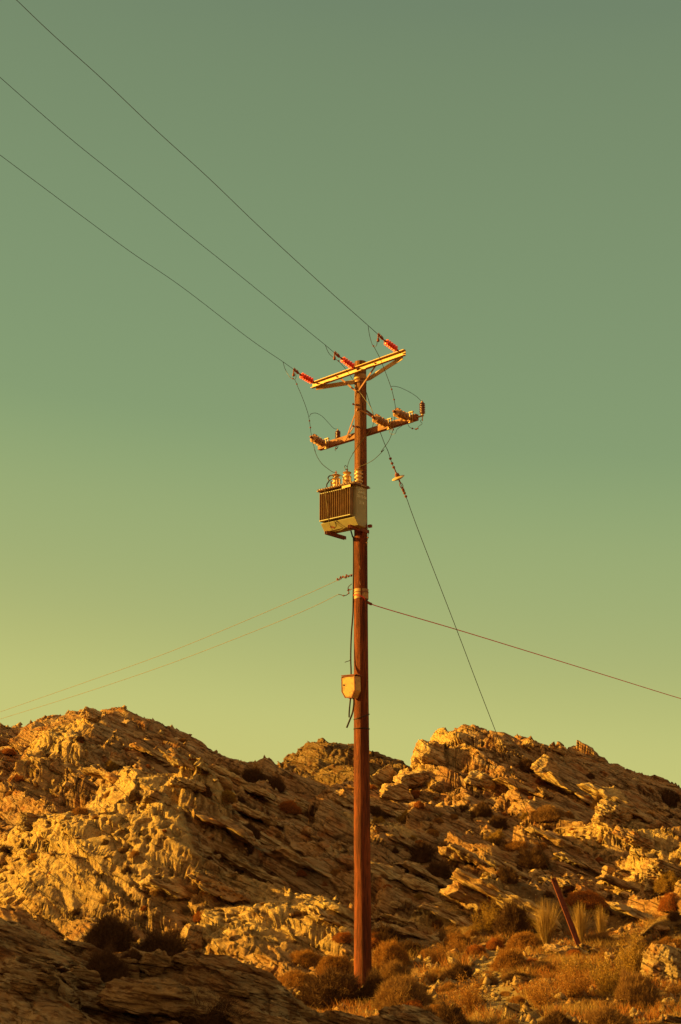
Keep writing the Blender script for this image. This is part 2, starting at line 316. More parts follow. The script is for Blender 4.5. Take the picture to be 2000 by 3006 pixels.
# ------------------------------------------------------------------ hillside
Q = 1.0                                                # mesh fineness
def cat(*a): return np.concatenate(a)
us = cat(np.linspace(-1.6, -.45, 40)[:-1], np.linspace(-.45, -.285, 60)[:-1], np.linspace(-.285, .285, int(1000 * Q)), np.linspace(.285, .45, 60)[1:], np.linspace(.45, 1.6, 40)[1:])
ds = cat(np.geomspace(1.5, 12, 50)[:-1], np.geomspace(12, 18, 60)[:-1], np.geomspace(18, 72, int(1150 * Q))[:-1], np.geomspace(72, 170, 60))
U_, D_ = np.meshgrid(us, ds); X = (U_ * D_); Y = D_.copy()
# TPS on a coarse grid, then bilinear: it is smooth
def upsample(fn, us, ds, ku=110, kd=120):
    cu = np.interp(np.linspace(0, 1, ku), np.linspace(0, 1, len(us)), us); cd = np.interp(np.linspace(0, 1, kd), np.linspace(0, 1, len(ds)), ds)
    a, b = np.meshgrid(cu, cd); z = fn(a * b, b)
    iu = np.interp(us, cu, np.arange(ku)); i_d = np.interp(ds, cd, np.arange(kd))
    i0 = np.clip(iu.astype(int), 0, ku - 2); fu = iu - i0; j0 = np.clip(i_d.astype(int), 0, kd - 2); fd = (i_d - j0)[:, None]
    za = z[:, i0] * (1 - fu) + z[:, i0 + 1] * fu
    return za[j0] * (1 - fd) + za[j0 + 1] * fd
Zb = upsample(land, us, ds, 220, 260).astype(f32); X = X.astype(f32); Y = Y.astype(f32)
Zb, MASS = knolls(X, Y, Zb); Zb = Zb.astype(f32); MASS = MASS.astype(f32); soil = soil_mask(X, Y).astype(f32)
PATHP = [P(a, b, c) for a, b, c in ((1560, 3006, 18.3), (1500, 2960, 19.6), (1470, 2910, 21.5), (1440, 2870, 23), (1410, 2840, 24.5), (1440, 2800, 27), (1465, 2765, 29), (1475, 2745, 30.5))]
def path_mask(X, Y):
    m = np.full(X.shape, 9., f32)
    for a, b in zip(PATHP[:-1], PATHP[1:]):
        vx, vy = b.x - a.x, b.y - a.y; t = np.clip(((X - a.x) * vx + (Y - a.y) * vy) / (vx * vx + vy * vy), 0, 1)
        m = np.minimum(m, np.hypot(X - a.x - vx * t, Y - a.y - vy * t))
    return sst(.42, .2, m + .12 * n2(X * 2, Y * 2, 77))
pth = path_mask(X, Y); soil = np.maximum(soil, pth)
Zr, rock, am, cid, bb = relief(X, Y, Zb, soil, mass=MASS * (1 - soil))
Zr = Zr - .06 * pth
fadef = sst(1.2, 1.0, np.abs(U_) / .45) if False else 1.0
X2, Y2, Z2, pit = rough(X, Y, Zr, rock, am, mass=MASS)
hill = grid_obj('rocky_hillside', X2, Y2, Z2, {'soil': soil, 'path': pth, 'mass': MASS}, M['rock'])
HG = (us, ds, X2, Y2, Z2)
def ground(x, y):                                      # height of the hillside under a point
    u = x / y; i = np.interp(u, us, np.arange(len(us))); j = np.interp(y, ds, np.arange(len(ds)))
    i0, j0 = int(i), int(j); i0 = min(i0, len(us) - 2); j0 = min(j0, len(ds) - 2)
    return float(np.mean(Z2[j0:j0 + 2, i0:i0 + 2]))
def seen_fg(px, py): return seen(px, py, 9, FGR)
def seen(px, py, d0=12, g=None):                               # first point of the hillside on the line of sight through that pixel
    us, ds, X2, Y2, Z2 = g or HG; d = ray(px, py); u = d.x / d.y; k = d.z / d.y; i = int(round(float(np.interp(u, us, np.arange(len(us))))))
    e = (Z2[:, i] - CAMZ) / Y2[:, i]; ok = np.where((e >= k) & (ds > d0))[0]
    if not len(ok): return None
    j = ok[0]
    y = float(Y2[j, i]); return Vector((u * y, y, CAMZ + k * y))
# the near ledge of layered rock across the bottom of the view
c3_ = []
for px, py, dm in [(-400, 2600, 15.5), (-150, 2640, 15.5), (0, 2664, 15.5), (58, 2674, 15.5), (152, 2716, 15.6), (237, 2730, 15.8), (310, 2756, 16), (380, 2776, 16), (500, 2795, 16), (650, 2815, 16), (820, 2880, 16.2), (891, 2924, 16.4), (1007, 2950, 16.8), (1123, 2962, 17), (1203, 2968, 17), (1275, 2992, 17), (1400, 3040, 17), (1600, 3090, 17), (2000, 3120, 17), (2300, 3140, 17)]:
    a = P(px, py, dm); c3_.append(tuple(a)); b = P(px, py, dm + 1.6); c3_.append((b.x, b.y, b.z - .75)); b = P(px, py, dm + 3.2); c3_.append((b.x, b.y, b.z - 1.9))
    k = (3006 - py) / 340; c = P(px, py + 180 * max(k, .25), dm - 2.0); c3_.append(tuple(c)); c = P(px, py + 400 * max(k, .3), dm - 3.6); c3_.append(tuple(c)); c3_.append((c.x * .7, 8, min(c.z - .35, .1)))
L3 = TPS(c3_); u3 = np.linspace(-.36, .34, int(1050 * Q)); d3 = cat(np.geomspace(8, 11.5, 40)[:-1], np.geomspace(11.5, 17.6, int(620 * Q)), np.linspace(17.65, 20, 20))
U3, DD = np.meshgrid(u3, d3); Xa = (U3 * DD).astype(f32); Ya = DD.astype(f32); Za = upsample(L3, u3, d3).astype(f32)
s_ = 2.6; z0 = np.zeros_like(Xa)
Zs, rk, am3, _, _ = relief(Xa * s_ * .7, Ya * s_, Za * s_, z0 + 0.0, 11, .36); Zc = Za + (Zs - Za * s_) / s_ * .95
Xc, Yc, Zc, _ = rough(Xa * 1.6, Ya * 1.6, Zc * 1.6, rk, am3, 1.45); Xc /= 1.6; Yc /= 1.6; Zc /= 1.6
grid_obj('rocky_ledge', Xc, Yc, Zc, {'soil': z0, 'path': z0}, M['near_rock'])
FGR = (u3, d3, Xc, Yc, Zc)
# the higher crest far behind the saddle
c2 = pts_from({600: [(2330, 66), (2300, 76)], 800: [(2340, 66), (2300, 76)], 950: [(2360, 66), (2270, 76)], 1100: [(2360, 66), (2270, 76)], 1250: [(2360, 66), (2310, 76)], 1400: [(2350, 66), (2320, 76)]})
for px, py in [(560, 2330), (700, 2290), (780, 2255), (820, 2238), (850, 2214), (880, 2192), (912, 2184), (935, 2172), (955, 2162), (1020, 2162), (1060, 2170), (1100, 2190), (1150, 2214), (1205, 2242), (1260, 2262), (1330, 2290), (1450, 2330)]:
    a = P(px, py, 86); c2.append(tuple(a)); b = P(px, py, 100); c2.append((b.x, b.y, b.z - 5)); b = P(px, py, 130); c2.append((b.x, b.y, b.z - 25))
L2 = TPS(c2); u2 = np.linspace(-.17, .17, int(520 * Q)); d2_ = cat(np.geomspace(66, 92, int(420 * Q))[:-1], np.geomspace(92, 125, 40))
U2, DD = np.meshgrid(u2, d2_); Xa = (U2 * DD).astype(f32); Ya = DD.astype(f32); Za = upsample(L2, u2, d2_).astype(f32)
z0 = np.zeros_like(Xa); Zc, rk, am2, _, _ = relief(Xa * .8, Ya * .8, Za, z0, 3); Zc = Za + (Zc - Za) * 1.5 + .45 * facets(Xa * .6, Ya * .6, Za * .6, 31); Xc, Yc, Zc, _ = rough(Xa, Ya, Zc, rk, am2, 1.2)
grid_obj('rocky_crest', Xc, Yc, Zc, {'soil': z0, 'path': z0}, M['far_rock'])
# low land to the horizon all round
ring = []
me = bpy.data.meshes.new('ground'); bm = bmesh.new(); R_ = [0, 60, 250, 900, 5000]; prev = None; vc = bm.verts.new((0, 0, -4))
for r in R_[1:]:
    cur = [bm.verts.new((r * math.cos(t * math.pi / 24), r * math.sin(t * math.pi / 24), -4 - (3 if r > 100 else 0))) for t in range(48)]
    for t in range(48):
        if prev is None: bm.faces.new((vc, cur[t], cur[(t + 1) % 48]))
        else: bm.faces.new((prev[t], cur[t], cur[(t + 1) % 48], prev[(t + 1) % 48]))
    prev = cur
bm.to_mesh(me); me.materials.append(M['rock']); go = bpy.data.objects.new('ground', me); C.objects.link(go); go['kind'] = 'structure'
# ------------------------------------------------------------------ mesh helpers
ORG = {}
def V(*a): return Vector(a)
class MB:
    def __init__(s): s.v = []; s.f = []; s.sm = []
    def add(s, vs, fs, smooth=False):
        o = len(s.v); s.v += [Vector(x) for x in vs]; s.f += [tuple(i + o for i in f) for f in fs]; s.sm += [smooth] * len(fs); return s
    def box(s, c, ex, ey, ez):                         # centre and three half-edge vectors
        c, ex, ey, ez = map(Vector, (c, ex, ey, ez)); vs = [c + i * ex + j * ey + k * ez for i in (-1, 1) for j in (-1, 1) for k in (-1, 1)]
        return s.add(vs, [(0, 1, 3, 2), (4, 6, 7, 5), (0, 4, 5, 1), (2, 3, 7, 6), (0, 2, 6, 4), (1, 5, 7, 3)])
    def bar(s, a, b, w, h, up=V(0, 0, 1)):             # flat bar from a to b
        a, b = Vector(a), Vector(b); d = (b - a); x = d.normalized().cross(up).normalized(); y = x.cross(d.normalized())
        return s.box((a + b) / 2, d / 2, x * w / 2, y * h / 2)
    def tube(s, pts, r, n=8, caps=True):
        pts = [Vector(p) for p in pts]; m = len(pts); rr = r if isinstance(r, (list, tuple)) else [r] * m; vs = []; fs = []
        t0 = (pts[1] - pts[0]).normalized(); x = t0.orthogonal().normalized()
        for i, p in enumerate(pts):
            t = (pts[min(i + 1, m - 1)] - pts[max(i - 1, 0)]).normalized(); x = (x - t * x.dot(t)).normalized(); y = t.cross(x)
            vs += [p + (x * math.cos(2 * math.pi * k / n) + y * math.sin(2 * math.pi * k / n)) * rr[i] for k in range(n)]
        for i in range(m - 1): fs += [(i * n + k, i * n + (k + 1) % n, (i + 1) * n + (k + 1) % n, (i + 1) * n + k) for k in range(n)]
        if caps: fs += [tuple(range(n))[::-1], tuple((m - 1) * n + k for k in range(n))]
        return s.add(vs, fs, True)
    def lathe(s, o, ax, prof, n=20):                   # profile: (height along axis, radius)
        o, ax = Vector(o), Vector(ax).normalized(); x = ax.orthogonal().normalized(); y = ax.cross(x); vs = []; fs = []; m = len(prof)
        for h, r in prof: vs += [o + ax * h + (x * math.cos(2 * math.pi * k / n) + y * math.sin(2 * math.pi * k / n)) * max(r, 1e-4) for k in range(n)]
        for i in range(m - 1): fs += [(i * n + k, i * n + (k + 1) % n, (i + 1) * n + (k + 1) % n, (i + 1) * n + k) for k in range(n)]
        fs += [tuple(range(n))[::-1], tuple((m - 1) * n + k for k in range(n))]
        return s.add(vs, fs, True)
    def prism(s, poly, ext):
        n = len(poly); ext = Vector(ext); vs = [Vector(p) for p in poly] + [Vector(p) + ext for p in poly]
        return s.add(vs, [tuple(range(n)), tuple(range(2 * n - 1, n - 1, -1))] + [(i, i + n, (i + 1) % n + n, (i + 1) % n) for i in range(n)])
    def build(s, name, m, parent=None, bevel=0, org=None):
        if parent is not None: o = ORG[parent.name]
        else: o = Vector(org) if org is not None else V(*(sum(v[i] for v in s.v) / len(s.v) for i in (0, 1))).to_3d() + V(0, 0, min(v.z for v in s.v))
        me = bpy.data.meshes.new(name); me.from_pydata([v - o for v in s.v], [], s.f); me.validate(); me.update()
        bm = bmesh.new(); bm.from_mesh(me); bmesh.ops.recalc_face_normals(bm, faces=bm.faces); bm.to_mesh(me); bm.free()
        for p, q in zip(me.polygons, s.sm): p.use_smooth = q
        me.materials.append(m); ob = bpy.data.objects.new(name, me); C.objects.link(ob); ORG[ob.name] = o
        if parent is not None: ob.parent = parent
        else: ob.location = o
        if any(s.sm):
            e = ob.modifiers.new('e', 'EDGE_SPLIT'); e.split_angle = rad(38)
        if bevel: b = ob.modifiers.new('b', 'BEVEL'); b.width = bevel; b.segments = 2; b.limit_method = 'ANGLE'
        return ob
def tag(o, label=None, cat=None, group=None, kind=None):
    for k, v in (('label', label), ('category', cat), ('group', group), ('kind', kind)):
        if v: o[k] = v
    return o
def empty(name, loc, label, cat, group=None):
    o = bpy.data.objects.new(name, None); C.objects.link(o); o.location = loc; o.empty_display_size = .1; ORG[o.name] = Vector(loc); return tag(o, label, cat, group)
def spline(p, k=8):
    p = [Vector(x) for x in p]; q = [p[0] * 2 - p[1]] + p + [p[-1] * 2 - p[-2]]; r = []
    for i in range(1, len(q) - 2):
        for j in range(k):
            t = j / k; a, b, c, d = q[i - 1:i + 3]
            r.append(.5 * ((2 * b) + (c - a) * t + (2 * a - 5 * b + 4 * c - d) * t * t + (3 * b - a - 3 * c + d) * t ** 3))
    return r + [p[-1]]
def simple(name, colr, rough=.6, metal=0.0, var=.25, sc=12, bump=.0, spec=.35, dirt=None, dsc=3, dlo=.5, dhi=.62):
    n = NT(name); p = n.coord(); a = n.noise(p, sc, 5, .65)
    c = n.mix(n.rng(a, .35, .65), tuple(x * (1 - var) for x in colr), tuple(min(1, x * (1 + var)) for x in colr))
    if dirt: c = n.mix(n.rng(n.noise(p, dsc, 6, .7), dlo, dhi), c, dirt)
    return n.fin(c, rough, n.bump(a, bump, .8) if bump else None, metal, spec)
def wood(name, col1, col2, dark, colt):
    n = NT(name); p = n.coord(); g = n.mp(p, sc=(14, 14, .55)); a = n.noise(g, 2.2, 8, .7, .3); b = n.noise(g, 7, 6, .7)
    c = n.mix(n.rng(a, .35, .65), col1, col2); sp = n.n('ShaderNodeSeparateXYZ'); n.put(sp.inputs[0], p)
    w_ = n.rng(n.math('ADD', sp.outputs[2], n.math('MULTIPLY', n.noise(p, .9, 4), 1.5)), 8.6, 11.6); c = n.mix(w_, c, colt)
    st = n.noise(n.mp(p, sc=(5, 5, .5)), 1.6, 4, .6); c = n.mix(n.math('MULTIPLY', n.rng(st, .46, .60), .75), c, tuple(x * .42 for x in col1))
    c = n.mix(n.math('MULTIPLY', n.rng(b, .50, .60), .9), c, dark)
    v = n.voro(n.mp(p, sc=(6, 6, 1.3)), 1.3); c = n.mix(n.rng(v, .05, .09, 1, 0), c, dark)
    h = n.math('ADD', n.math('MULTIPLY', a, .6), n.math('MULTIPLY', b, .7))
    return n.fin(c, .82, n.bump(h, .03, 1.0), spec=.2)
M['wood'] = wood('weathered_pole_wood', (.16, .032, .009), (.27, .065, .015), (.035, .008, .003), (.28, .12, .04))
M['timber'] = simple('rusty_crossarm', (.24, .085, .028), .7, .0, .35, 18, .006, dirt=(.18, .06, .02), dsc=5)
M['galv'] = simple('galvanised_steel', (.42, .24, .07), .55, .1, .15, 20, .002, dirt=(.34, .20, .08), dsc=6, dlo=.55, dhi=.7)
M['steel'] = simple('dull_steel', (.30, .16, .08), .5, .4, .3, 25)
M['rustiron'] = simple('rusted_iron', (.20, .055, .022), .75, .2, .3, 30, .003)
M['red'] = simple('red_polymer', (.80, .03, .012), .35, 0, .15, 8, spec=.5, dirt=(.75, .16, .03), dsc=9)
M['porcelain'] = simple('pale_porcelain', (.62, .40, .16), .3, 0, .08, 8, spec=.5, dirt=(.45, .28, .12), dsc=12)
M['brownp'] = simple('brown_porcelain', (.17, .055, .025), .25, 0, .15, 8, spec=.5)
M['cut'] = simple('cutout_porcelain', (.32, .15, .045), .3, 0, .2, 8, spec=.5)
M['tank'] = simple('grey_green_enamel', (.30, .25, .12), .5, 0, .12, 6, .002, dirt=(.30, .24, .11), dsc=4, dlo=.56, dhi=.7)
M['finshade'] = simple('shaded_fin_brown', (.22, .12, .045), .5, 0, .2, 10)  # shade between the fins put into a darker brown fin colour
M['lid'] = simple('brown_lid_paint', (.16, .07, .03), .55, 0, .3, 20, dirt=(.4, .26, .1), dsc=10)
M['boxp'] = simple('yellowed_box_paint', (.52, .27, .06), .5, 0, .12, 10, dirt=(.30, .13, .035), dsc=9, dlo=.5, dhi=.6)
M['collar'] = simple('tarnished_collar', (.36, .19, .055), .6, 0, .25, 14, dirt=(.20, .08, .03), dsc=8)
M['wire'] = simple('dark_wire', (.035, .025, .014), .5, .5, .2, 30)
M['cable'] = simple('black_cable', (.022, .010, .006), .5, 0, .2, 30)
M['copper'] = simple('aged_copper_wire', (.20, .15, .07), .95, .0, .2, 30)
M['redcable'] = simple('red_brown_cable', (.60, .04, .025), .5, 0, .2, 30)
M['paint'] = simple('stencil_paint', (.62, .60, .38), .7, 0, .15, 60)
M['glass'] = simple('amber_glass', (.50, .34, .13), .15, 0, .1, 8, spec=.6)

# ------------------------------------------------------------------ measuring frames at the pole
PX, PY = .369, 25.0
def fr(deg): t = rad(deg); return V(math.cos(t), -math.sin(t), 0), V(-math.sin(t), -math.cos(t), 0)
AA, NN = fr(45); TA, TN = fr(40); BA, BN = fr(33); UZ = V(0, 0, 1); PC = V(PX, PY, 0)
def onpl(px, py, pt, nrm):
    d = ray(px, py); o = V(0, 0, CAMZ); return o + d * ((pt - o).dot(nrm) / d.dot(nrm))
def c1(x, y): return (820 + x / 3.409, 950 + y / 3.409)
def c2(x, y): return (880 + x / 4.356, 1320 + y / 4.356)
def c3(x, y): return (940 + x / 4.533, 1640 + y / 4.533)
def q1(x, y, k, n=NN): return onpl(*c1(x, y), PC + n * k, n)
def q2(x, y, k, n=TN): return onpl(*c2(x, y), PC + n * k, n)
def q3(x, y, k, n=BN): return onpl(*c3(x, y), PC + n * k, n)
ZT = q1(813, 385, 0).z; GZ = ground(PX, PY)
def prad(z): return .150 + (.108 - .150) * z / ZT

# ------------------------------------------------------------------ the pole
pole = empty('utility_pole', (PX, PY, GZ), 'tall reddish brown wooden utility pole carrying two crossarms, standing among the shrubs', 'utility pole')
m = MB(); n = 56; nz = 190; vs = []; fs = []
for i in range(nz + 1):
    z = GZ - .5 + (ZT - GZ + .5) * i / nz
    for k in range(n):
        a = 2 * math.pi * k / n; ca, sa = math.cos(a), math.sin(a)
        r = prad(max(z, 0)) * (1 + .018 * float(n3(ca * 1.3, sa * 1.3, z * .45, 5)) + .02 * float(n3(ca * 7, sa * 7, z * .35, 6)))
        vs.append((PX + r * ca + .005 * math.sin(z * .62 + 1), PY + r * sa, z))
top = len(vs); vs.append((PX, PY, ZT + .012))
for i in range(nz): fs += [(i * n + k, i * n + (k + 1) % n, (i + 1) * n + (k + 1) % n, (i + 1) * n + k) for k in range(n)]
fs += [(nz * n + k, nz * n + (k + 1) % n, top) for k in range(n)]
m.add(vs, fs, True); m.build('shaft', M['wood'], pole)
def ring(z, h, t, name, mat, parent=pole, gap=0):
    m = MB(); r = prad(z) * 1.02; nn = 40; p = []
    for q in range(nn):
        a0, a1 = 2 * math.pi * q / nn, 2 * math.pi * (q + 1) / nn
        if gap and q % (nn // gap) == 0: continue
        c = [(r, -h), (r + t, -h), (r + t, h), (r, h)]
        vs = [(PX + R * math.cos(a), PY + R * math.sin(a), z + H) for a in (a0, a1) for R, H in c]
        m.add(vs, [(0, 4, 5, 1), (1, 5, 6, 2), (2, 6, 7, 3), (3, 7, 4, 0), (0, 1, 2, 3), (7, 6, 5, 4)], False)
    return m.build(name, mat, parent)
def ledge_z(y1, conv=c1, x=815): return onpl(*conv(x, y1), PC + V(0, -.12, 0), V(0, 1, 0)).z
# upper crossarm: a galvanised channel open towards the line, with a horizontal V brace round the back and two struts
KF = .165
aL = q1(335, 625, KF); aR = q1(1265, 290, KF); za = (aL.z + aR.z) / 2; aL.z = aR.z = za; H = .057
arm = MB(); ctr = (aL + aR) / 2; hx = (aR - aL) / 2
arm.box(ctr, hx, NN * .005, UZ * H)
arm.box(ctr + UZ * (H - .006) + NN * .031, hx, NN * .026, UZ * .006); arm.box(ctr - UZ * (H - .006) + NN * .031, hx, NN * .026, UZ * .006)
armo = arm.build('crossarm', M['galv'], pole)
armo['label'] = 'upper galvanised channel crossarm'
for t in (-.44, .0, .38):
    b = MB(); c = ctr + hx * t + NN * .005; b.lathe(c, NN, [(0, .016), (.014, .016), (.015, .008), (.03, .008)], 8); b.build('bolt', M['rustiron'], armo)
back = PC - NN * .16
for sgn, px_ in ((-1, aL), (1, aR)):
    e = ctr + hx * sgn * .93 - NN * .01; e.z = za - .06; b = MB(); bk = back + AA * sgn * .11; bk.z = za - .075
    b.bar(e, bk, .012, .085); b.build('horizontal_brace', M['galv'], pole)
b = MB(); x0, x1 = back - AA * .11, back + AA * .11; x0.z = x1.z = za - .075; b.bar(x0, x1, .011, .083); b.build('back_plate', M['galv'], pole)
foot = q1(782, 683, prad(10.9) + .02)
for cx_, cy_ in ((618, 552), (965, 422)):
    a = q1(cx_, cy_, KF + .012); b = MB(); b.bar(a, foot + AA * (.012 if cx_ > 800 else -.012), .032, .008, NN); b.build('strut', M['timber'], pole)
b = MB(); b.lathe(foot - NN * .02, NN, [(0, .02), (.045, .02), (.046, .009), (.06, .009)], 8); b.build('bolt', M['rustiron'], pole)
ring(za - .085, .045, .006, 'band', M['galv']); ring(za - .19, .012, .008, 'band', M['steel'])
# lower crossarm: rusty box beam behind the pole
KB = -.17
bL = q1(402, 1240, KB); bR = q1(1380, 935, KB); zb = (bL.z + bR.z) / 2; bL.z = bR.z = zb; cb = (bL + bR) / 2; hb = (bR - bL) / 2
b = MB(); b.box(cb, hb, NN * .045, UZ * .058); low = b.build('crossarm', M['timber'], pole, .006); low['label'] = 'lower rusty crossarm behind the pole'
f2 = q1(782, 845, prad(10.2) + .015)
for cx_, cy_, kk in ((675, 1140, KB + .07), (955, 948, KB + .07)):
    b = MB(); b.bar(f2, q1(cx_, cy_, kk), .03, .008, NN); b.build('strut', M['timber'], pole)
b = MB(); b.bar(q1(745, 1028, .12), q1(700, 1100, KB + .07), .026, .008, NN); b.build('strut', M['timber'], pole)
b = MB(); b.bar(q1(868, 868, -.12), q1(945, 925, KB - .06), .03, .03); b.build('strut', M['rustiron'], pole)
for (x0, y0), (x1, y1) in (((735, 803), (782, 820)), ((735, 1022), (785, 1040))):
    b = MB(); b.tube([q1(x0, y0, .16), q1((x0 + x1) / 2, (y0 + y1) / 2 + 2, .14), q1(x1, y1, .11)], .010, 8); b.lathe(q1(x0, y0, .16), q1(x0, y0, .16) - q1(x1, y1, .11), [(-.02, .02), (.0, .02)], 8); b.build('step_bolt', M['rustiron'], pole)
for cx_, cy_ in ((808, 775), (850, 648), (852, 1268), (818, 1082), (825, 712)):
    b = MB(); p = q1(cx_, cy_, .0); d = V(p.x - PX, -1, 0); z = p.z; x = p.x - PX; y = -math.sqrt(max(prad(z) ** 2 - x * x, 1e-4)); nd = V(x, y, 0).normalized()
    b.lathe(V(PX + x, PY + y, z) - nd * .01, nd, [(0, .013), (.022, .013), (.024, .004)], 8); b.build('bolt', M['rustiron'], pole)
# yellow metal collar with wire bands half way up
z1, z2 = onpl(*c3(520, 392), PC + V(0, -.12, 0), V(0, 1, 0)).z, onpl(*c3(520, 524), PC + V(0, -.12, 0), V(0, 1, 0)).z
col = ring((z1 + z2) / 2, (z1 - z2) / 2, .006, 'collar', M['collar'], gap=4)
zc = z1 + (z2 - z1) * .33; m = MB(); r = prad(zc) + .012
m.tube([(PX + r * math.cos(t * .2618), PY + r * math.sin(t * .2618), zc + .006 * math.sin(t * 1.3)) for t in range(25)], .005, 6); m.build('wire_band', M['rustiron'], pole)
zc = onpl(*c3(430, 518), PC + V(0, -.12, 0), V(0, 1, 0)).z; m = MB()
for zz, tilt in ((z1 + .72, 0), (z1 + 1.32, 0)): pass
for cx_, cy_ in ((530, 140), (535, 352)):                              # small pale tags nailed to the wood
    p = q3(cx_, cy_, 0); x = p.x - PX; y = -math.sqrt(prad(p.z) ** 2 - x * x); nd = V(x, y, 0).normalized(); sd = nd.cross(UZ); c = V(PX + x, PY + y, p.z) + nd * .008
    m = MB(); m.bar(c + UZ * .03 + sd * .01, c - UZ * .03 - sd * .005, .006, .02, nd); m.build('nail_tag', M['porcelain'], pole)
for y_, tl in ((2092, .05), (2255, 0.0)):                              # shadow lines below the box put in as dark bands round the pole
    z = onpl(*c3(520, y_), PC + V(0, -.13, 0), V(0, 1, 0)).z; r = prad(z) + .004; m = MB()
    m.tube([(PX + r * math.cos(t * .2618), PY + r * math.sin(t * .2618), z + tl * math.cos(t * .2618 - .4)) for t in range(25)], .009, 6); m.build('shadow_band', M['cable'], pole)

# ------------------------------------------------------------------ strain insulators and the three line conductors
def plane_along(pt, px, py, nrm=AA): return onpl(px, py, pt, nrm)
sheds = []
for i in range(5):
    h = i / 5; sheds += [(h, .022), (h + .05, .050), (h + .09, .062), (h + .12, .052), (h + .16, .022)]
strings = [('leftmost', (400, 603), (332, 578), (216, 514), (140, 455), [(0, 357), (0, 455)], (0, 455), [(650 * 1.2755, 832 * 1.2755)], 'near the left end of the upper crossarm'),
           ('middle', (812, 455), (742, 432), (628, 352), (548, 288), None, (0, 227.5), None, 'in front of the pole top'),
           ('rightmost', (1225, 292), (1172, 258), (1062, 178), (985, 104), None, (49, 0), None, 'at the right tip of the upper crossarm')]
mids = [[(1085, 1387), (950, 1294), (700, 1102), (500, 965), (300, 818), (150, 706), (0, 594)],
        [(1244, 1320), (1100, 1203), (900, 1040), (700, 880), (500, 716), (300, 556), (150, 428), (0, 296)],
        [(1412, 1248), (1250, 1104), (1000, 874), (800, 682), (600, 500), (400, 310), (200, 130), (64, 0)]]
clampw = []
for (nm, att, i0, i1, cl, _, _, _, where), mid in zip(strings, mids):
    A0 = q1(*att, KF + .03); B0 = plane_along(A0, *c1(*i0)); B1 = plane_along(A0, *c1(*i1)); B2 = plane_along(A0, *c1(*cl))
    ax = (B1 - B0); Ln = ax.length; e = empty('strain_insulator', B0, f'red ribbed strain insulator {where}', 'insulator', 'red strain insulators on the upper crossarm')
    m = MB(); m.lathe(B0, ax, [(-.01, .012)] + [(h * Ln, r) for h, r in sheds] + [(Ln + .01, .012)], 24); m.build('ribbed_body', M['red'], e)
    m = MB(); m.tube([B0 - ax.normalized() * .0, A0 + NN * .02 - UZ * .01], .010, 8); m.lathe(B0, ax, [(-.05, .016), (-.0, .024), (.01, .024)], 12); m.tube([A0 + AA * .025, A0 + NN * .06, A0 - AA * .025], .009, 6); m.build('shackle', M['rustiron'], e)
    m = MB(); d = (B2 - B1); m.lathe(B1, d, [(-.01, .022), (.02, .022), (.03, .012), (d.length * .35, .012), (d.length * .36, .026), (d.length * .62, .022), (d.length * .64, .012), (d.length * .9, .014), (d.length, .008)], 12)
    q = B1 + d * .5
    for t in (.42, .55, .72, .86): c = B1 + d * t; m.lathe(c - UZ * .03, UZ, [(0, .011), (.07, .011)], 8)
    drop = B1 + d * .93; m.tube([drop, drop - UZ * .07], .012, 8); m.lathe(drop - UZ * .14, UZ, [(0, .012), (.012, .027), (.05, .024), (.075, .012)], 10)
    m.build('clamp', M['rustiron'], e)
    wp = [B2] + [plane_along(A0, x / 1.3067, y / 1.3067) for x, y in mid]
    ex = wp[-1] + (wp[-1] - wp[-2]) * 1.0; ex2 = ex + (ex - wp[-1]) * 2.2; ex2.z += 1.0
    m = MB(); m.tube(spline(wp + [ex, ex2], 6), .0048, 6)
    tag(m.build('power_line', M['wire'], org=B2), f'thin dark power line running from the {nm} red insulator up past the frame', 'power line', 'power lines overhead'); clampw.append((A0, B2))
# ------------------------------------------------------------------ fuse cut-outs and surge arresters on the lower crossarm
def lerp(a, b, t): return a + (b - a) * t
def cyl_sheds(L, r0, r1, k):
    p = [(0, r0 * .8)]
    for i in range(k): h = .04 + .92 * i / k; d = .92 / k; p += [(h, r0), (h + d * .25, r1), (h + d * .45, r1 * .97), (h + d * .7, r0)]
    return [(h * L, r) for h, r in p] + [(L, r0 * .8)]
cut = []
for (p0, p1, lab, br) in (((328, 1140), (452, 1212), 'pale ribbed fuse cutout at the left end of the lower crossarm', (478, 1205)),
                          ((950, 942), (1080, 1012), 'pale ribbed fuse cutout just right of the pole', (1105, 1000)),
                          ((1158, 883), (1290, 945), 'pale ribbed fuse cutout near the right end of the lower crossarm', (1320, 930))):
    a = q1(*p0, .26); b = q1(*p1, -.08); e = empty('fuse_cutout', b, lab, 'fuse cutout', 'fuse cutouts on the lower crossarm')
    m = MB(); m.lathe(a, b - a, cyl_sheds((b - a).length, .046, .083, 4), 22); m.build('ribbed_insulator', M['cut'], e)
    m = MB(); d = (b - a).normalized(); m.lathe(a - d * .05, d, [(0, .018), (.02, .026), (.05, .026), (.055, .04), (.065, .04)], 12); m.tube([a + UZ * .01, a + UZ * .09 + d * .05, a + UZ * .10 + d * .14], .010, 8); m.build('end_cap', M['rustiron'], e)
    m = MB(); t = q1(*br, KB + .06); m.bar(b - d * .02, V(t.x, t.y, b.z), .05, .03)
    for s_ in (-.03, .03): m.bar(V(t.x, t.y, zb + .11) + AA * s_, V(t.x, t.y, zb - .10) + AA * s_, .014, .014, AA)
    m.box(V(t.x, t.y, zb + .10), AA * .05, NN * .02, UZ * .008); m.box(V(t.x, t.y, zb - .09), AA * .05, NN * .02, UZ * .008); m.build('mounting_bracket', M['galv'], e); cut.append(a)
arr = []
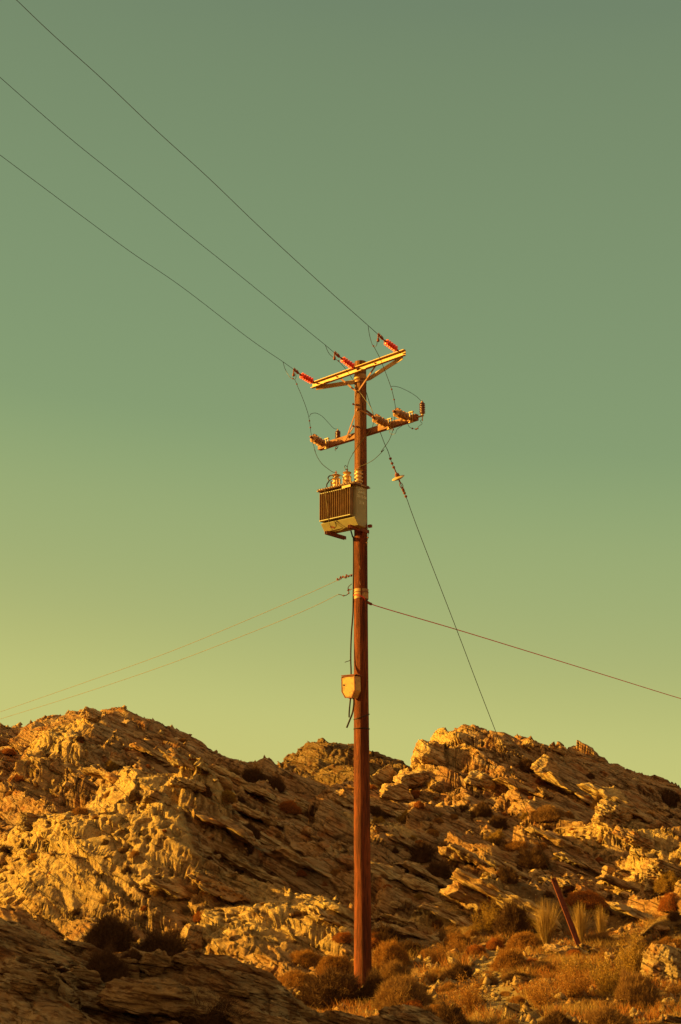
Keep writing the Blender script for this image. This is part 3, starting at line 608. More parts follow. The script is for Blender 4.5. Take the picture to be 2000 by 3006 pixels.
for (x_, y0, y1, lab, kk) in ((587, 1152, 1072, 'short brown ribbed surge arrester upright left of the pole', KB), (1433, 905, 788, 'tall brown ribbed surge arrester beyond the right end of the lower crossarm', KB)):
    a = q1(x_, y0, kk); b = q1(x_, y1, kk); e = empty('surge_arrester', a, lab, 'surge arrester', 'surge arresters on the lower crossarm')
    m = MB(); L_ = b.z - a.z; m.lathe(a, UZ, cyl_sheds(L_, .036, .054, 5 if L_ < .18 else 6), 20); m.build('ribbed_body', M['brownp'], e)
    m = MB(); m.lathe(V(a.x, a.y, b.z), UZ, [(0, .02), (.015, .02), (.016, .007), (.04, .007)], 10); m.build('terminal', M['galv'], e); m = MB()
    m.lathe(a - UZ * .07, UZ, [(0, .010), (.03, .010), (.031, .022), (.07, .022)], 10)
    if kk == KB and x_ > 1000: m.bar(a - UZ * .03 + AA * .02, V(bR.x, bR.y, a.z - .03) - AA * .06, .05, .012); m.bar(a - UZ * .03, a - UZ * .13, .012, .012, AA)
    m.build('base_clamp', M['galv'], e); arr.append(V(a.x, a.y, b.z + .03))
# ------------------------------------------------------------------ jumper wires
def wire(name, pts, r, mat, lab, cat, grp=None, dots=(), k=8, org=None):
    P_ = spline(pts, k); m = MB(); m.tube(P_, r, 6)
    o = m.build(name, mat, org=org or pts[0]); tag(o, lab, cat, grp)
    for t in dots:
        i = int(t * (len(P_) - 2)); c = P_[i]; d = (P_[i + 1] - c).normalized(); m = MB(); z_ = 1.7 if 'guy' in name or 'cable' in str(cat) else 1.0; m.lathe(c - d * .014, d, [(0, .006), (.004, .015 * z_), (.022 * z_, .015 * z_), (.028 * z_, .006)], 8); m.build('connector', M['rustiron'], o)
    return o
def kk(pl, fn=q1): return [fn(x, y, k) for x, y, k in pl]
J = 'jumper wires between line and fuses'
s1 = [plane_along(clampw[0][0], *c1(38, 382))] + kk([(60, 455, .92), (105, 533, .88), (155, 562, .85), (190, 640, .78), (240, 760, .66), (285, 890, .5), (305, 985, .4), (318, 1090, .3), (330, 1145, .28)])
wire('jumper_wire', s1, .005, M['wire'], 'thin wire hanging from the left line to the left fuse cutout', 'wire', J, (.3, .42, .78, .85))
s1 = [plane_along(clampw[1][0], *c1(462, 218))] + kk([(500, 300, .9), (565, 356, .85), (600, 380, .8), (680, 475, .62), (755, 590, .42), (795, 665, .30), (850, 745, .28), (905, 820, .3), (935, 880, .3), (950, 935, .28)])
wire('jumper_wire', s1, .005, M['wire'], 'thin wire from the middle line crossing before the pole to the middle fuse cutout', 'wire', J, (.2, .3))
s1 = [plane_along(clampw[2][0], *c1(890, 27))] + kk([(905, 120, .92), (930, 205, .88), (950, 235, .85), (1005, 340, .75), (1060, 478, .62), (1120, 640, .5), (1150, 760, .42), (1163, 840, .34), (1160, 885, .28)])
wire('jumper_wire', s1, .005, M['wire'], 'thin wire hanging from the right line down to the right fuse cutout', 'wire', J, (.32, .7, .79))
for pts_, lab in (([(165, 500, .95), (168, 535, .9), (155, 562, .87)], 'tiny wire tail under the left line clamp'), ([(980, 180, .95), (975, 215, .9), (950, 237, .87)], 'tiny wire tail under the right line clamp')):
    wire('wire_tail', kk(pts_), .005, M['wire'], lab, 'wire')
wire('arrester_lead', kk([(303, 930, .42), (320, 903, .35), (370, 896, .25), (430, 928, .1), (490, 990, -.02), (545, 1047, -.12)]) + [arr[0]], .0045, M['wire'], 'thin looped wire arching to the arrester left of the pole', 'wire', 'leads to the surge arresters')
wire('arrester_lead', kk([(1122, 630, .48), (1150, 627, .4), (1210, 640, .3), (1300, 682, .1), (1375, 730, -.05), (1418, 772, -.14)]) + [arr[1]], .0045, M['wire'], 'thin looped wire arching to the tall arrester at the right', 'wire', 'leads to the surge arresters')
T = 'wires from the fuses down to the transformer'
BUSH = [(465, 462, 290), (607, 425, 258), (755, 412, 222)]; KBU = .27
bt = [q2(x, yt, KBU) for x, yb, yt in BUSH]
wire('transformer_lead', [cut[0] - UZ * .01] + kk([(340, 1205, .3), (362, 1280, .32)]) + kk([(190, 0, .36), (225, 90, .38), (285, 180, .36), (370, 250, .32), (430, 288, .29)], q2) + [bt[0]], .005, M['wire'], 'wire sagging from the left fuse cutout to the left transformer bushing', 'wire', T)
wire('transformer_lead', [cut[1] - UZ * .01] + kk([(946, 975, .3), (930, 1040, .34), (880, 1112, .36), (800, 1210, .36), (735, 1300, .34)]) + kk([(705, 15, .36), (645, 115, .35), (618, 190, .31)], q2) + [bt[1]], .005, M['wire'], 'wire crossing the pole face to the middle transformer bushing', 'wire', T)
wire('transformer_lead', [cut[2] - UZ * .01] + kk([(1153, 970, .3), (1135, 1075, .3), (1095, 1175, .3), (1020, 1280, .3)]) + kk([(1080, 0, .3), (1000, 82, .32), (930, 140, .32), (850, 183, .30)], q2) + [bt[2]], .005, M['wire'], 'wire sagging behind the insulators to the right transformer bushing', 'wire', T)
wire('wire_hook', kk([(612, 235, .27), (590, 258, .3), (574, 220, .3), (588, 202, .28), (612, 225, .27)], q2), .006, M['wire'], 'small hooked wire end over the middle transformer bushing', 'wire')
wire('wire_coil', kk([(1285, 1000, -.2), (1310, 1040, -.2), (1375, 1056, -.2), (1395, 1030, -.2), (1430, 1000, -.18), (1412, 975, -.18), (1437, 955, -.17)]), .004, M['wire'], 'crinkled thin wire slung under the right end of the lower crossarm', 'wire', dots=(.25, .33, .42))
wire('wire_coil', kk([(1140, 1062, .0), (1105, 1068, .0), (1108, 1095, .0), (1135, 1108, .0), (1165, 1095, .0), (1178, 1060, -.05), (1232, 1020, -.15)]), .004, M['wire'], 'small looped wire under the crossarm below the right fuse cutout', 'wire', dots=(.02,))
wire('wire_coil', kk([(590, 1225, -.15), (582, 1250, -.12), (565, 1245, -.12), (570, 1228, -.12), (585, 1240, -.12), (558, 1258, -.12), (568, 1275, -.12)]), .004, M['wire'], 'little curled wire under the crossarm left of the pole', 'wire', dots=(.8,))
# ------------------------------------------------------------------ guy wire with its disc insulator and leaning anchor post
GD = (AA * -1 + V(0, 0, 0)).normalized(); GD = V(.707, .707, 0); GN = V(.707, -.707, 0)
g0 = q1(872, 625, -.05); g0 = V(PX + .09, PY + .06, g0.z)
def gp(px, py): return onpl(px, py, g0, GN)
g1 = gp(*c1(1010, 1085)); g2 = gp(*c2(1130, 20)); i0, i1 = gp(*c2(1232, 290)), gp(*c2(1285, 420)); ga = gp(*c2(1330, 530))
POST_T = gp(1629, 2590)
wire('guy_wire', [g0, gp(*c1(925, 860)), g1, gp(*c1(1060, 1215)), g2, gp(*c2(1180, 170)), i0], .006, M['wire'], 'upper length of guy wire from the pole top down to the glass disc', 'guy wire', 'guy wire lengths', (.78, .85, .92), 10)
lowp = [i1, ga, gp(*c2(1375, 640)), gp(*c2(1428, 790)), gp(1240, 1587), gp(1341, 1848), gp(1400, 2004), gp(1459, 2156), gp(1545, 2375), POST_T]
wire('guy_wire', lowp, .0062, M['wire'], 'long guy wire running down from the glass disc to the leaning post', 'guy wire', 'guy wire lengths', (.10, .14, .18), 10)
e = empty('disc_insulator', i0, 'single yellow disc insulator hanging in the guy wire right of the pole', 'insulator'); d = (i1 - i0); dl = d.length
m = MB(); m.lathe(i0, d, [(dl * .38, .03), (dl * .45, .10), (dl * .50, .125), (dl * .56, .128), (dl * .60, .118), (dl * .61, .085), (dl * .66, .085), (dl * .64, .06), (dl * .7, .055), (dl * .66, .03)], 32); m.build('disc', M['glass'], e)
m = MB(); m.lathe(i0, d, [(0, .012), (dl * .1, .022), (dl * .15, .04), (dl * .4, .046), (dl * .44, .034)], 14); m.tube([i0 - d.normalized() * .08, i0 + d.normalized() * .02], .012, 8); m.build('cap', M['rustiron'], e)
m = MB(); u = d.normalized(); sd = u.cross(V(0, 1, 0)).normalized()
m.tube([i1 - u * .1, i1 + u * .02], .014, 8)
for s_ in (0, 1):
    c = i1 + u * (.06 + .09 * s_); x = sd if s_ == 0 else (sd * .5 + u.cross(sd) * .8).normalized(); m.tube([c + u * .055 * math.cos(t) + x * .028 * math.sin(t) for t in [j * math.pi / 6 for j in range(13)]], .008, 6)
m.build('chain', M['rustiron'], e)
# ------------------------------------------------------------------ service wires
def low_wire(start, dirv, pix, r, mat, lab, cat, grp, ext=12, dots=()):
    nrm = V(dirv[1], -dirv[0], 0); p = [start] + [onpl(x, y, start, nrm) for x, y in pix]; d = (p[-1] - p[-2]).normalized()
    p += [p[-1] + d * ext * .5, p[-1] + d * ext + UZ * .3]; return wire('service_wire', p, r, mat, lab, cat, grp, dots, 6)
s0 = q3(425, 205, 0); s0 = V(PX - .11, PY - .02, s0.z)
G_ = 'service wires leaving to the left'
low_wire(q3(225, 290, 0), (-9.46, 13), [(900, 1745), (750, 1810), (500, 1913), (250, 2003), (0, 2090)], .0046, M['copper'], 'upper of two thin pale wires leaving the pole to the left', 'wire', G_)
low_wire(q3(245, 475, 0), (-9.46, 13), [(900, 1790), (750, 1852), (500, 1948), (250, 2033), (0, 2111)], .0046, M['copper'], 'lower of two thin pale wires leaving the pole to the left', 'wire', G_)
r0 = q3(430, 515, 0); zz = r0.z
wire('service_wire', [V(PX - .13, PY - .04, zz + .01), V(PX - .08, PY - .135, zz), V(PX + .04, PY - .15, zz - .05), q3(622, 574, -.02)] + [onpl(x, y, V(PX + .14, PY - .05, 7), V(9.5, -7.8, 0).normalized()) for x, y in ((1126, 1785), (1341, 1848), (1560, 1915), (1780, 1983), (2000, 2051), (2200, 2108))], .0088, M['redcable'],
     'red brown cable wrapped round the pole and sloping away to the right', 'cable', None, (.33, .335, .345, .36, .375, .40), 8)
random.seed(5)
def tangle(x0, y0, x1, y1, n, lab, amp=14):
    m = MB(); pts_ = []
    for i in range(n):
        t = i / (n - 1); pts_.append(q3(x0 + (x1 - x0) * t + random.uniform(-amp, amp) * .7, y0 + (y1 - y0) * t + random.uniform(-amp, amp), random.uniform(-.03, .05)))
    m.tube(spline(pts_, 5), .0055, 6)
    for i in range(2, n - 1, 3):
        c = pts_[i]; ax_ = V(random.uniform(-1, 1), random.uniform(-1, 1), random.uniform(-1, 1)).normalized(); m.lathe(c - ax_ * .015, ax_, [(0, .008), (.006, .018), (.024, .018), (.03, .008)], 8)
    a, b = q3(x0, y0, 0), q3(x1, y1, 0); m.tube([a, b], .007, 6); tag(m.build('wire_fitting', M['rustiron'], org=b), lab, 'wire fitting')
tangle(225, 280, 420, 210, 22, 'tangled rusty wires and clamps on the upper left wire beside the pole', 20)
tangle(360, 425, 420, 405, 6, 'rusty clamp holding the lower left wire to the pole', 6)
wire('bonding_wire', kk([(245, 475, .0), (275, 480, .02), (315, 492, .02), (355, 482, .02), (385, 450, .02), (372, 415, .03), (378, 375, .05), (420, 335, .08)], q3), .007, M['cable'], 'short dark bonding wire looping beside the collar', 'wire', dots=(.3, .55, .7))
wire('loose_wire', kk([(862, 990, .1), (880, 1045, .05), (872, 1135, .05), (858, 1200, .05), (846, 1290, .0)], q2), .004, M['wire'], 'loose thin wire hanging down the right of the pole below the transformer', 'wire', dots=(.5, .75))
# ------------------------------------------------------------------ transformer
tr = empty('transformer', q2(500, 1000, .3), 'grey green pole transformer with vertical fins, three pale bushings and stencilled numbers', 'transformer')
KT, KR = .42, .13; zt = q2(728, 452, KT).z; zf = q2(728, 858, KT).z; zb_ = q2(748, 965, KT - .06).z
aR_ = (q2(727, 600, KT) - PC).dot(TA); aL_ = aR_ - .80
def T3(a, k, z): return PC + TA * a + TN * k + UZ * z
m = MB(); poly = [T3(aR_, KT, zt), T3(aR_, KT, zf + .02), T3(aR_ + .0, KT + .055, zf - .01), T3(aR_, KT - .05, zb_), T3(aR_, KR + .04, zb_ - .01), T3(aR_, KR, zf - .05), T3(aR_, KR, zt)]
m.prism(poly, TA * (aL_ - aR_)); tank = m.build('tank', M['tank'], tr, .006)
nf = 15; a0, a1 = aL_ + .02, aR_ - .075
for i in range(nf):
    a = a0 + (a1 - a0) * i / (nf - 1); m = MB()
    m.box(T3(a, KT + .052, (zt + zf) / 2 - .005), TA * .004, TN * .05, UZ * (zt - zf) * .455); m.tube([T3(a, KT + .102, zf + .04), T3(a, KT + .102, zt - .035)], .006, 6); m.build('cooling_fin', M['finshade'], tr)
m = MB(); m.box(T3((a0 + a1) / 2, KT + .05, zt - .045), TA * (a1 - a0 + .02) / 2, TN * .05, UZ * .006); m.build('fin_rail', M['tank'], tr); m = MB(); m.box(T3((a0 + a1) / 2, KT + .05, zf + .035), TA * (a1 - a0 + .02) / 2, TN * .055, UZ * .006); m.build('fin_rail', M['tank'], tr)
m = MB(); m.box(T3((aL_ + aR_) / 2, (KT + KR) / 2 + .03, zt + .012), TA * ((aR_ - aL_) / 2 + .045), TN * ((KT - KR) / 2 + .085), UZ * .010); m.box(T3((aL_ + aR_) / 2, (KT + KR) / 2 + .03, zt + .036), TA * ((aR_ - aL_) / 2 + .03), TN * ((KT - KR) / 2 + .07), UZ * .008)
lid = m.build('lid', M['lid'], tr, .003)
for i in range(15): m = MB(); m.lathe(T3(aL_ + .8 * i / 14, KT + .128, zt - .006), UZ, [(0, .007), (.006, .009), (.046, .009), (.05, .005)], 6); m.build('lid_bolt', M['rustiron'], lid)
for i in range(6): m = MB(); m.lathe(T3(aR_ + .03, KR - .02 + .42 * i / 5, zt - .006), UZ, [(0, .007), (.006, .009), (.046, .009), (.05, .005)], 6); m.build('lid_bolt', M['rustiron'], lid)
m = MB(); m.box(T3(aR_ - .13, KT + .13, zt - .03), TA * .10, TN * .004, UZ * .022); m.build('name_plate', M['galv'], tr)
for x, yb, yt in BUSH:
    b0 = q2(x, yb + 12, KBU); b1 = q2(x, yt, KBU); b0.z = max(b0.z, zt + .04) if abs(b0.z - zt) < .1 else b0.z; b0.z = zt + .044; L_ = b1.z - b0.z
    m = MB(); bp = [(0, .058), (.03, .058)]
    for i in range(4): h = .04 + i * .21 * L_; bp += [(h, .048), (h + .02, .078), (h + .035, .080), (h + .05, .050)]
    bp += [(L_ * .84, .036), (L_ * .90, .020)]; m.lathe(b0, UZ, sorted(bp), 24); bo = m.build('bushing', M['porcelain'], tr)
    m = MB(); m.lathe(b0, UZ, [(L_ * .88, .014), (L_ * .97, .014), (L_ * .98, .008), (L_ + .03, .008)], 10); m.box(b0 + UZ * (L_ + .0), TA * .022, TN * .006, UZ * .008); m.build('terminal', M['rustiron'], bo)
for x, y in ((405, 455), (480, 440), (515, 400), (562, 420), (652, 405)):
    b = q2(x, y, .45); b.z = zt + .044; m = MB(); m.lathe(b, UZ, [(0, .02), (.03, .018), (.032, .013), (.10, .013), (.105, .018), (.125, .018), (.13, .004)], 10); m.build('low_voltage_terminal', M['galv'], tr)
for x, y in ((620, 950), (325, 1030)):
    a = (q2(x, y, KT + .06) - PC).dot(TA); m = MB(); zz = q2(x, y, KT + .06).z - .01; c0, c1_ = T3(a, KT + .04, zz), T3(a, KR - .22, zz)
    m.bar(c0, c1_, .05, .006); m.bar(c0 - TA * .022 - UZ * .03, c1_ - TA * .022 - UZ * .03, .006, .06); m.bar(c0 + TA * .022 - UZ * .03, c1_ + TA * .022 - UZ * .03, .006, .06)
    m.build('base_beam', M['rustiron'], tr)
m = MB(); m.bar(T3(aR_ + .02, KR - .02, zb_ + .02), T3(aR_ + .09, KR - .02, zb_ + .02), .05, .05); m.build('drain_valve', M['rustiron'], tr)
# stencilled numbers on the shaded side
for txt, cx_, cy_, s_ in (('50N', 793, 500, .086), ('26441', 790, 548, .086), ('20-15-04', 793, 605, .080), ('3.14', 792, 680, .080)):
    cu = bpy.data.curves.new('writing', 'FONT'); cu.body = txt; cu.size = s_; cu.align_x = 'CENTER'; cu.align_y = 'CENTER'; cu.extrude = .0006; cu.offset = .0012; cu.space_character = 1.0
    tmp = bpy.data.objects.new('writing', cu); C.objects.link(tmp); bpy.context.view_layer.update(); me = bpy.data.meshes.new_from_object(tmp); bpy.data.objects.remove(tmp)
    p = onpl(*c2(cx_, cy_), PC + TA * aR_, TA); p = p + TA * .0025; xd = -TN; rot = Matrix((xd, UZ, xd.cross(UZ))).transposed()
    wdt = max(v.co.x for v in me.vertices) - min(v.co.x for v in me.vertices); sx = min(1, .27 / wdt)
    for v in me.vertices: q = Vector(v.co); q.x *= sx; v.co = rot @ q + p - ORG[tr.name]
    me.materials.append(M['paint']); o = bpy.data.objects.new('writing', me); C.objects.link(o); o.parent = tr
wire('transformer_cable', kk([(345, 480, .5), (350, 440, .5), (375, 400, .48), (362, 365, .45), (385, 335, .4), (420, 330, .4), (435, 350, .4)], q2), .012, M['cable'], 'black cable curling up from the left of the transformer lid', 'cable')
wire('transformer_cable', kk([(375, 400, .47), (420, 372, .46), (480, 345, .46), (505, 325, .46), (535, 335, .46), (560, 360, .46)], q2), .008, M['cable'], 'thin black cable linking the left and middle bushings', 'cable')
wire('earth_wire', kk([(322, 500, .56), (335, 620, .56), (355, 760, .56), (368, 900, .53), (395, 985, .5), (430, 1035, .45), (490, 1035, .42), (550, 1015, .42), (620, 968, .44)], q2), .005, M['copper'], 'thin pale wire running down the fins and under the transformer', 'wire')
wire('earth_wire', kk([(480, 905, .47), (455, 935, .48), (468, 965, .47), (460, 995, .46)], q2), .007, M['cable'], 'short dark wire kinked on the transformer underside', 'wire')
m = MB(); m.bar(q2(395, 985, .49), q2(450, 1000, .46), .03, .03); m.build('earth_lug', M['rustiron'], tr)
# ------------------------------------------------------------------ junction box and its cables
bx = empty('junction_box', q3(380, 1855, .3), 'rusty yellow metal box with clipped lower corners fixed to the pole', 'junction box')
KX = .36; fp = [q3(x, y, KX) for x, y in ((290, 1575), (462, 1555), (468, 1745), (425, 1848), (336, 1850), (293, 1770))]
m = MB(); m.prism(fp, -BN * .185); body = m.build('case', M['boxp'], bx, .004)
cf = sum(fp, Vector()) / 6; m = MB(); m.prism([cf + (p - cf) * .90 + BN * .002 for p in fp], BN * .006); dr = m.build('door', M['boxp'], bx, .002)
m = MB(); k0 = q3(313, 1683, KX + .01); m.lathe(k0, BN, [(0, .013), (.006, .013), (.007, .006), (.012, .006)], 10); m.build('lock', M['cable'], dr)
m = MB()
for i in range(6):
    a, b = fp[i], fp[(i + 1) % 6]; a2, b2 = cf + (a - cf) * 1.0, cf + (b - cf) * 1.0; m.bar(a2 + BN * .006, b2 + BN * .006, .012, .014, BN)
m.build('rim', M['rustiron'], bx)
m = MB(); tl, tr_ = q3(280, 1566, KX + .02), q3(470, 1545, KX + .02); zz = max(fp[0].z, fp[1].z) + .012; tl.z = tr_.z = zz
m.prism([tl, tr_, tr_ - BN * .225, tl - BN * .225], UZ * .012); m.build('roof', M['rustiron'], bx)
m = MB()
for x in (400, 445): p = q3(x, 1862, KX - .08); m.lathe(p, -UZ, [(-.03, .016), (.0, .016), (.01, .011), (.03, .011)], 10)
m.build('cable_gland', M['rustiron'], bx)
GC = 'black cables on the pole'
wire('cable', kk([(404, 1868, .28), (396, 1950, .27), (388, 2040, .26), (386, 2112, .25)], q3), .014, M['cable'], 'straight black cable end hanging below the yellow box', 'cable', GC)
wire('cable', kk([(452, 1868, .28), (448, 1950, .27), (432, 2050, .27), (390, 2160, .28), (354, 2250, .28)], q3), .016, M['cable'], 'curved black cable sweeping left below the yellow box', 'cable', GC)
def rp(px, py, r, side=-1):   # a point hugging the pole's left flank
    p = q3(px, py, .12); return p
wire('cable', kk([(413, 1545, .22), (411, 1450, .18), (408, 1380, .16), (408, 1250, .14), (412, 1100, .12), (420, 950, .10), (432, 800, .10), (440, 600, .1)], q3) + kk([(690, 1200, .09), (676, 1110, .1), (655, 1035, .14)], q2), .014, M['cable'], 'long black cable running up the left side of the pole to the transformer', 'cable', GC)
wire('wire_twig', kk([(402, 1345, .15), (385, 1360, .15), (355, 1368, .16), (330, 1380, .16)], q3), .006, M['cable'], 'forked dark wire end poking out left above the yellow box', 'wire')
# ------------------------------------------------------------------ leaning anchor post
yb2 = POST_T.y - .12; PB = P(1709, 2800, yb2); e = empty('anchor_post', PB, 'rusty red steel post leaning left beside the grass tussocks', 'post')
m = MB(); ax = (POST_T - PB); u = ax.normalized(); s1_ = u.cross(V(0, 1, 0)).normalized(); s2_ = u.cross(s1_); c = (PB + POST_T) / 2
m.box(c, ax * .56, s1_ * .045, s2_ * .005); m.box(c + s1_ * .043, ax * .56, s1_ * .005, s2_ * .04); m.box(c - s1_ * .043, ax * .56, s1_ * .005, s2_ * .04)
M['post'] = simple('red_rust_steel', (.18, .04, .016), .6, .1, .3, 12, .002); m.build('steel_section', M['post'], e)
m = MB(); t = POST_T; m.tube([t + s1_ * .03, t + u * .06, t - s1_ * .03], .009, 6); m.build('wire_eye', M['rustiron'], e)
wire('guy_wire', [POST_T + V(.01, -.02, .02), POST_T + V(.02, -.03, .35), POST_T + V(-.07, -.02, .7)], .0035, M['wire'], 'spare end of guy wire sticking up from the leaning post', 'guy wire')
print('POST', POST_T, PB, 'GZ', GZ)
# ------------------------------------------------------------------ loose rocks
def angular(seed, sx, sy, sz, res=26, planes=11, chip=.05, bed=.08, top=None, pits=0.0):
    r = np.random.default_rng(seed); nrm = r.normal(size=(planes, 3)); nrm /= np.linalg.norm(nrm, axis=1)[:, None]; h = r.uniform(.68, 1.0, planes)
    nrm = np.concatenate([nrm, [[0, 0, 1], [0, 0, -1], [1, 0, .2], [-1, 0, .15], [0, 1, 0], [0, -1, 0]]]); nrm /= np.linalg.norm(nrm, axis=1)[:, None]
    h = np.concatenate([h, [.62, .7, .85, .8, .85, .85]])
    t = np.linspace(-1, 1, res); a, b = np.meshgrid(t, t); o = np.ones_like(a); V_ = []; Fc = []
    for k, q in enumerate(((o, a, b), (-o, b, a), (b, o, a), (a, -o, b), (a, b, o), (b, a, -o))):
        d = np.stack(q, -1).reshape(-1, 3); d /= np.linalg.norm(d, axis=1)[:, None]; i = np.arange(res * res).reshape(res, res) + k * res * res
        V_.append(d); Fc.append(np.stack([i[:-1, :-1], i[:-1, 1:], i[1:, 1:], i[1:, :-1]], -1).reshape(-1, 4))
    d = np.concatenate(V_); dn = d @ nrm.T; rr = np.where(dn > .05, h / np.maximum(dn, .05), 9).min(1); p = d * rr[:, None] * np.array([sx, sy, sz])
    L_ = max(sx, sy, sz); s = seed % 97; q = p / L_
    g = n3(q[:, 0] * 2.2, q[:, 1] * 2.2, q[:, 2] * 2.2, s) * .16 + n3(q[:, 0] * 6, q[:, 1] * 6, q[:, 2] * 9, s) * .06 + n3(q[:, 0] * 15, q[:, 1] * 15, q[:, 2] * 24, s) * .03
    bd = n3(q[:, 0] * 1.2, q[:, 1] * 1.2, q[:, 2] * 17, s + 3); side = 1 - np.abs(d[:, 2]); g = g + bed * bd * side
    if pits: c1_, _, _ = cell2(q[:, 0] * 7 + q[:, 1] * 3, q[:, 2] * 8 - q[:, 1] * 2, s); g = g - pits * sst(.4, .1, c1_)
    p = p + d * (g * L_ * .8)[:, None]
    return p, np.concatenate(Fc)
def np_mesh(name, p, f, mat, smooth=False):
    me = bpy.data.meshes.new(name); k = f.shape[1]; me.vertices.add(len(p)); me.vertices.foreach_set('co', np.ascontiguousarray(p, f32).ravel())
    me.loops.add(f.size); me.loops.foreach_set('vertex_index', np.ascontiguousarray(f, np.int32).ravel()); me.polygons.add(len(f)); me.polygons.foreach_set('loop_start', np.arange(len(f), dtype=np.int32) * k)
    me.update(calc_edges=True)
    for m in (mat if isinstance(mat, list) else [mat]): me.materials.append(m)
    return me
def put(name, me, loc, rot, sc, label, catg, group=None):
    o = bpy.data.objects.new(name, me); C.objects.link(o); o.location = loc; o.rotation_euler = rot; o.scale = sc; return tag(o, label, catg, group)
def weld(me):
    bm = bmesh.new(); bm.from_mesh(me); bmesh.ops.remove_doubles(bm, verts=bm.verts, dist=.0015); bmesh.ops.recalc_face_normals(bm, faces=bm.faces); bm.to_mesh(me); bm.free(); return me
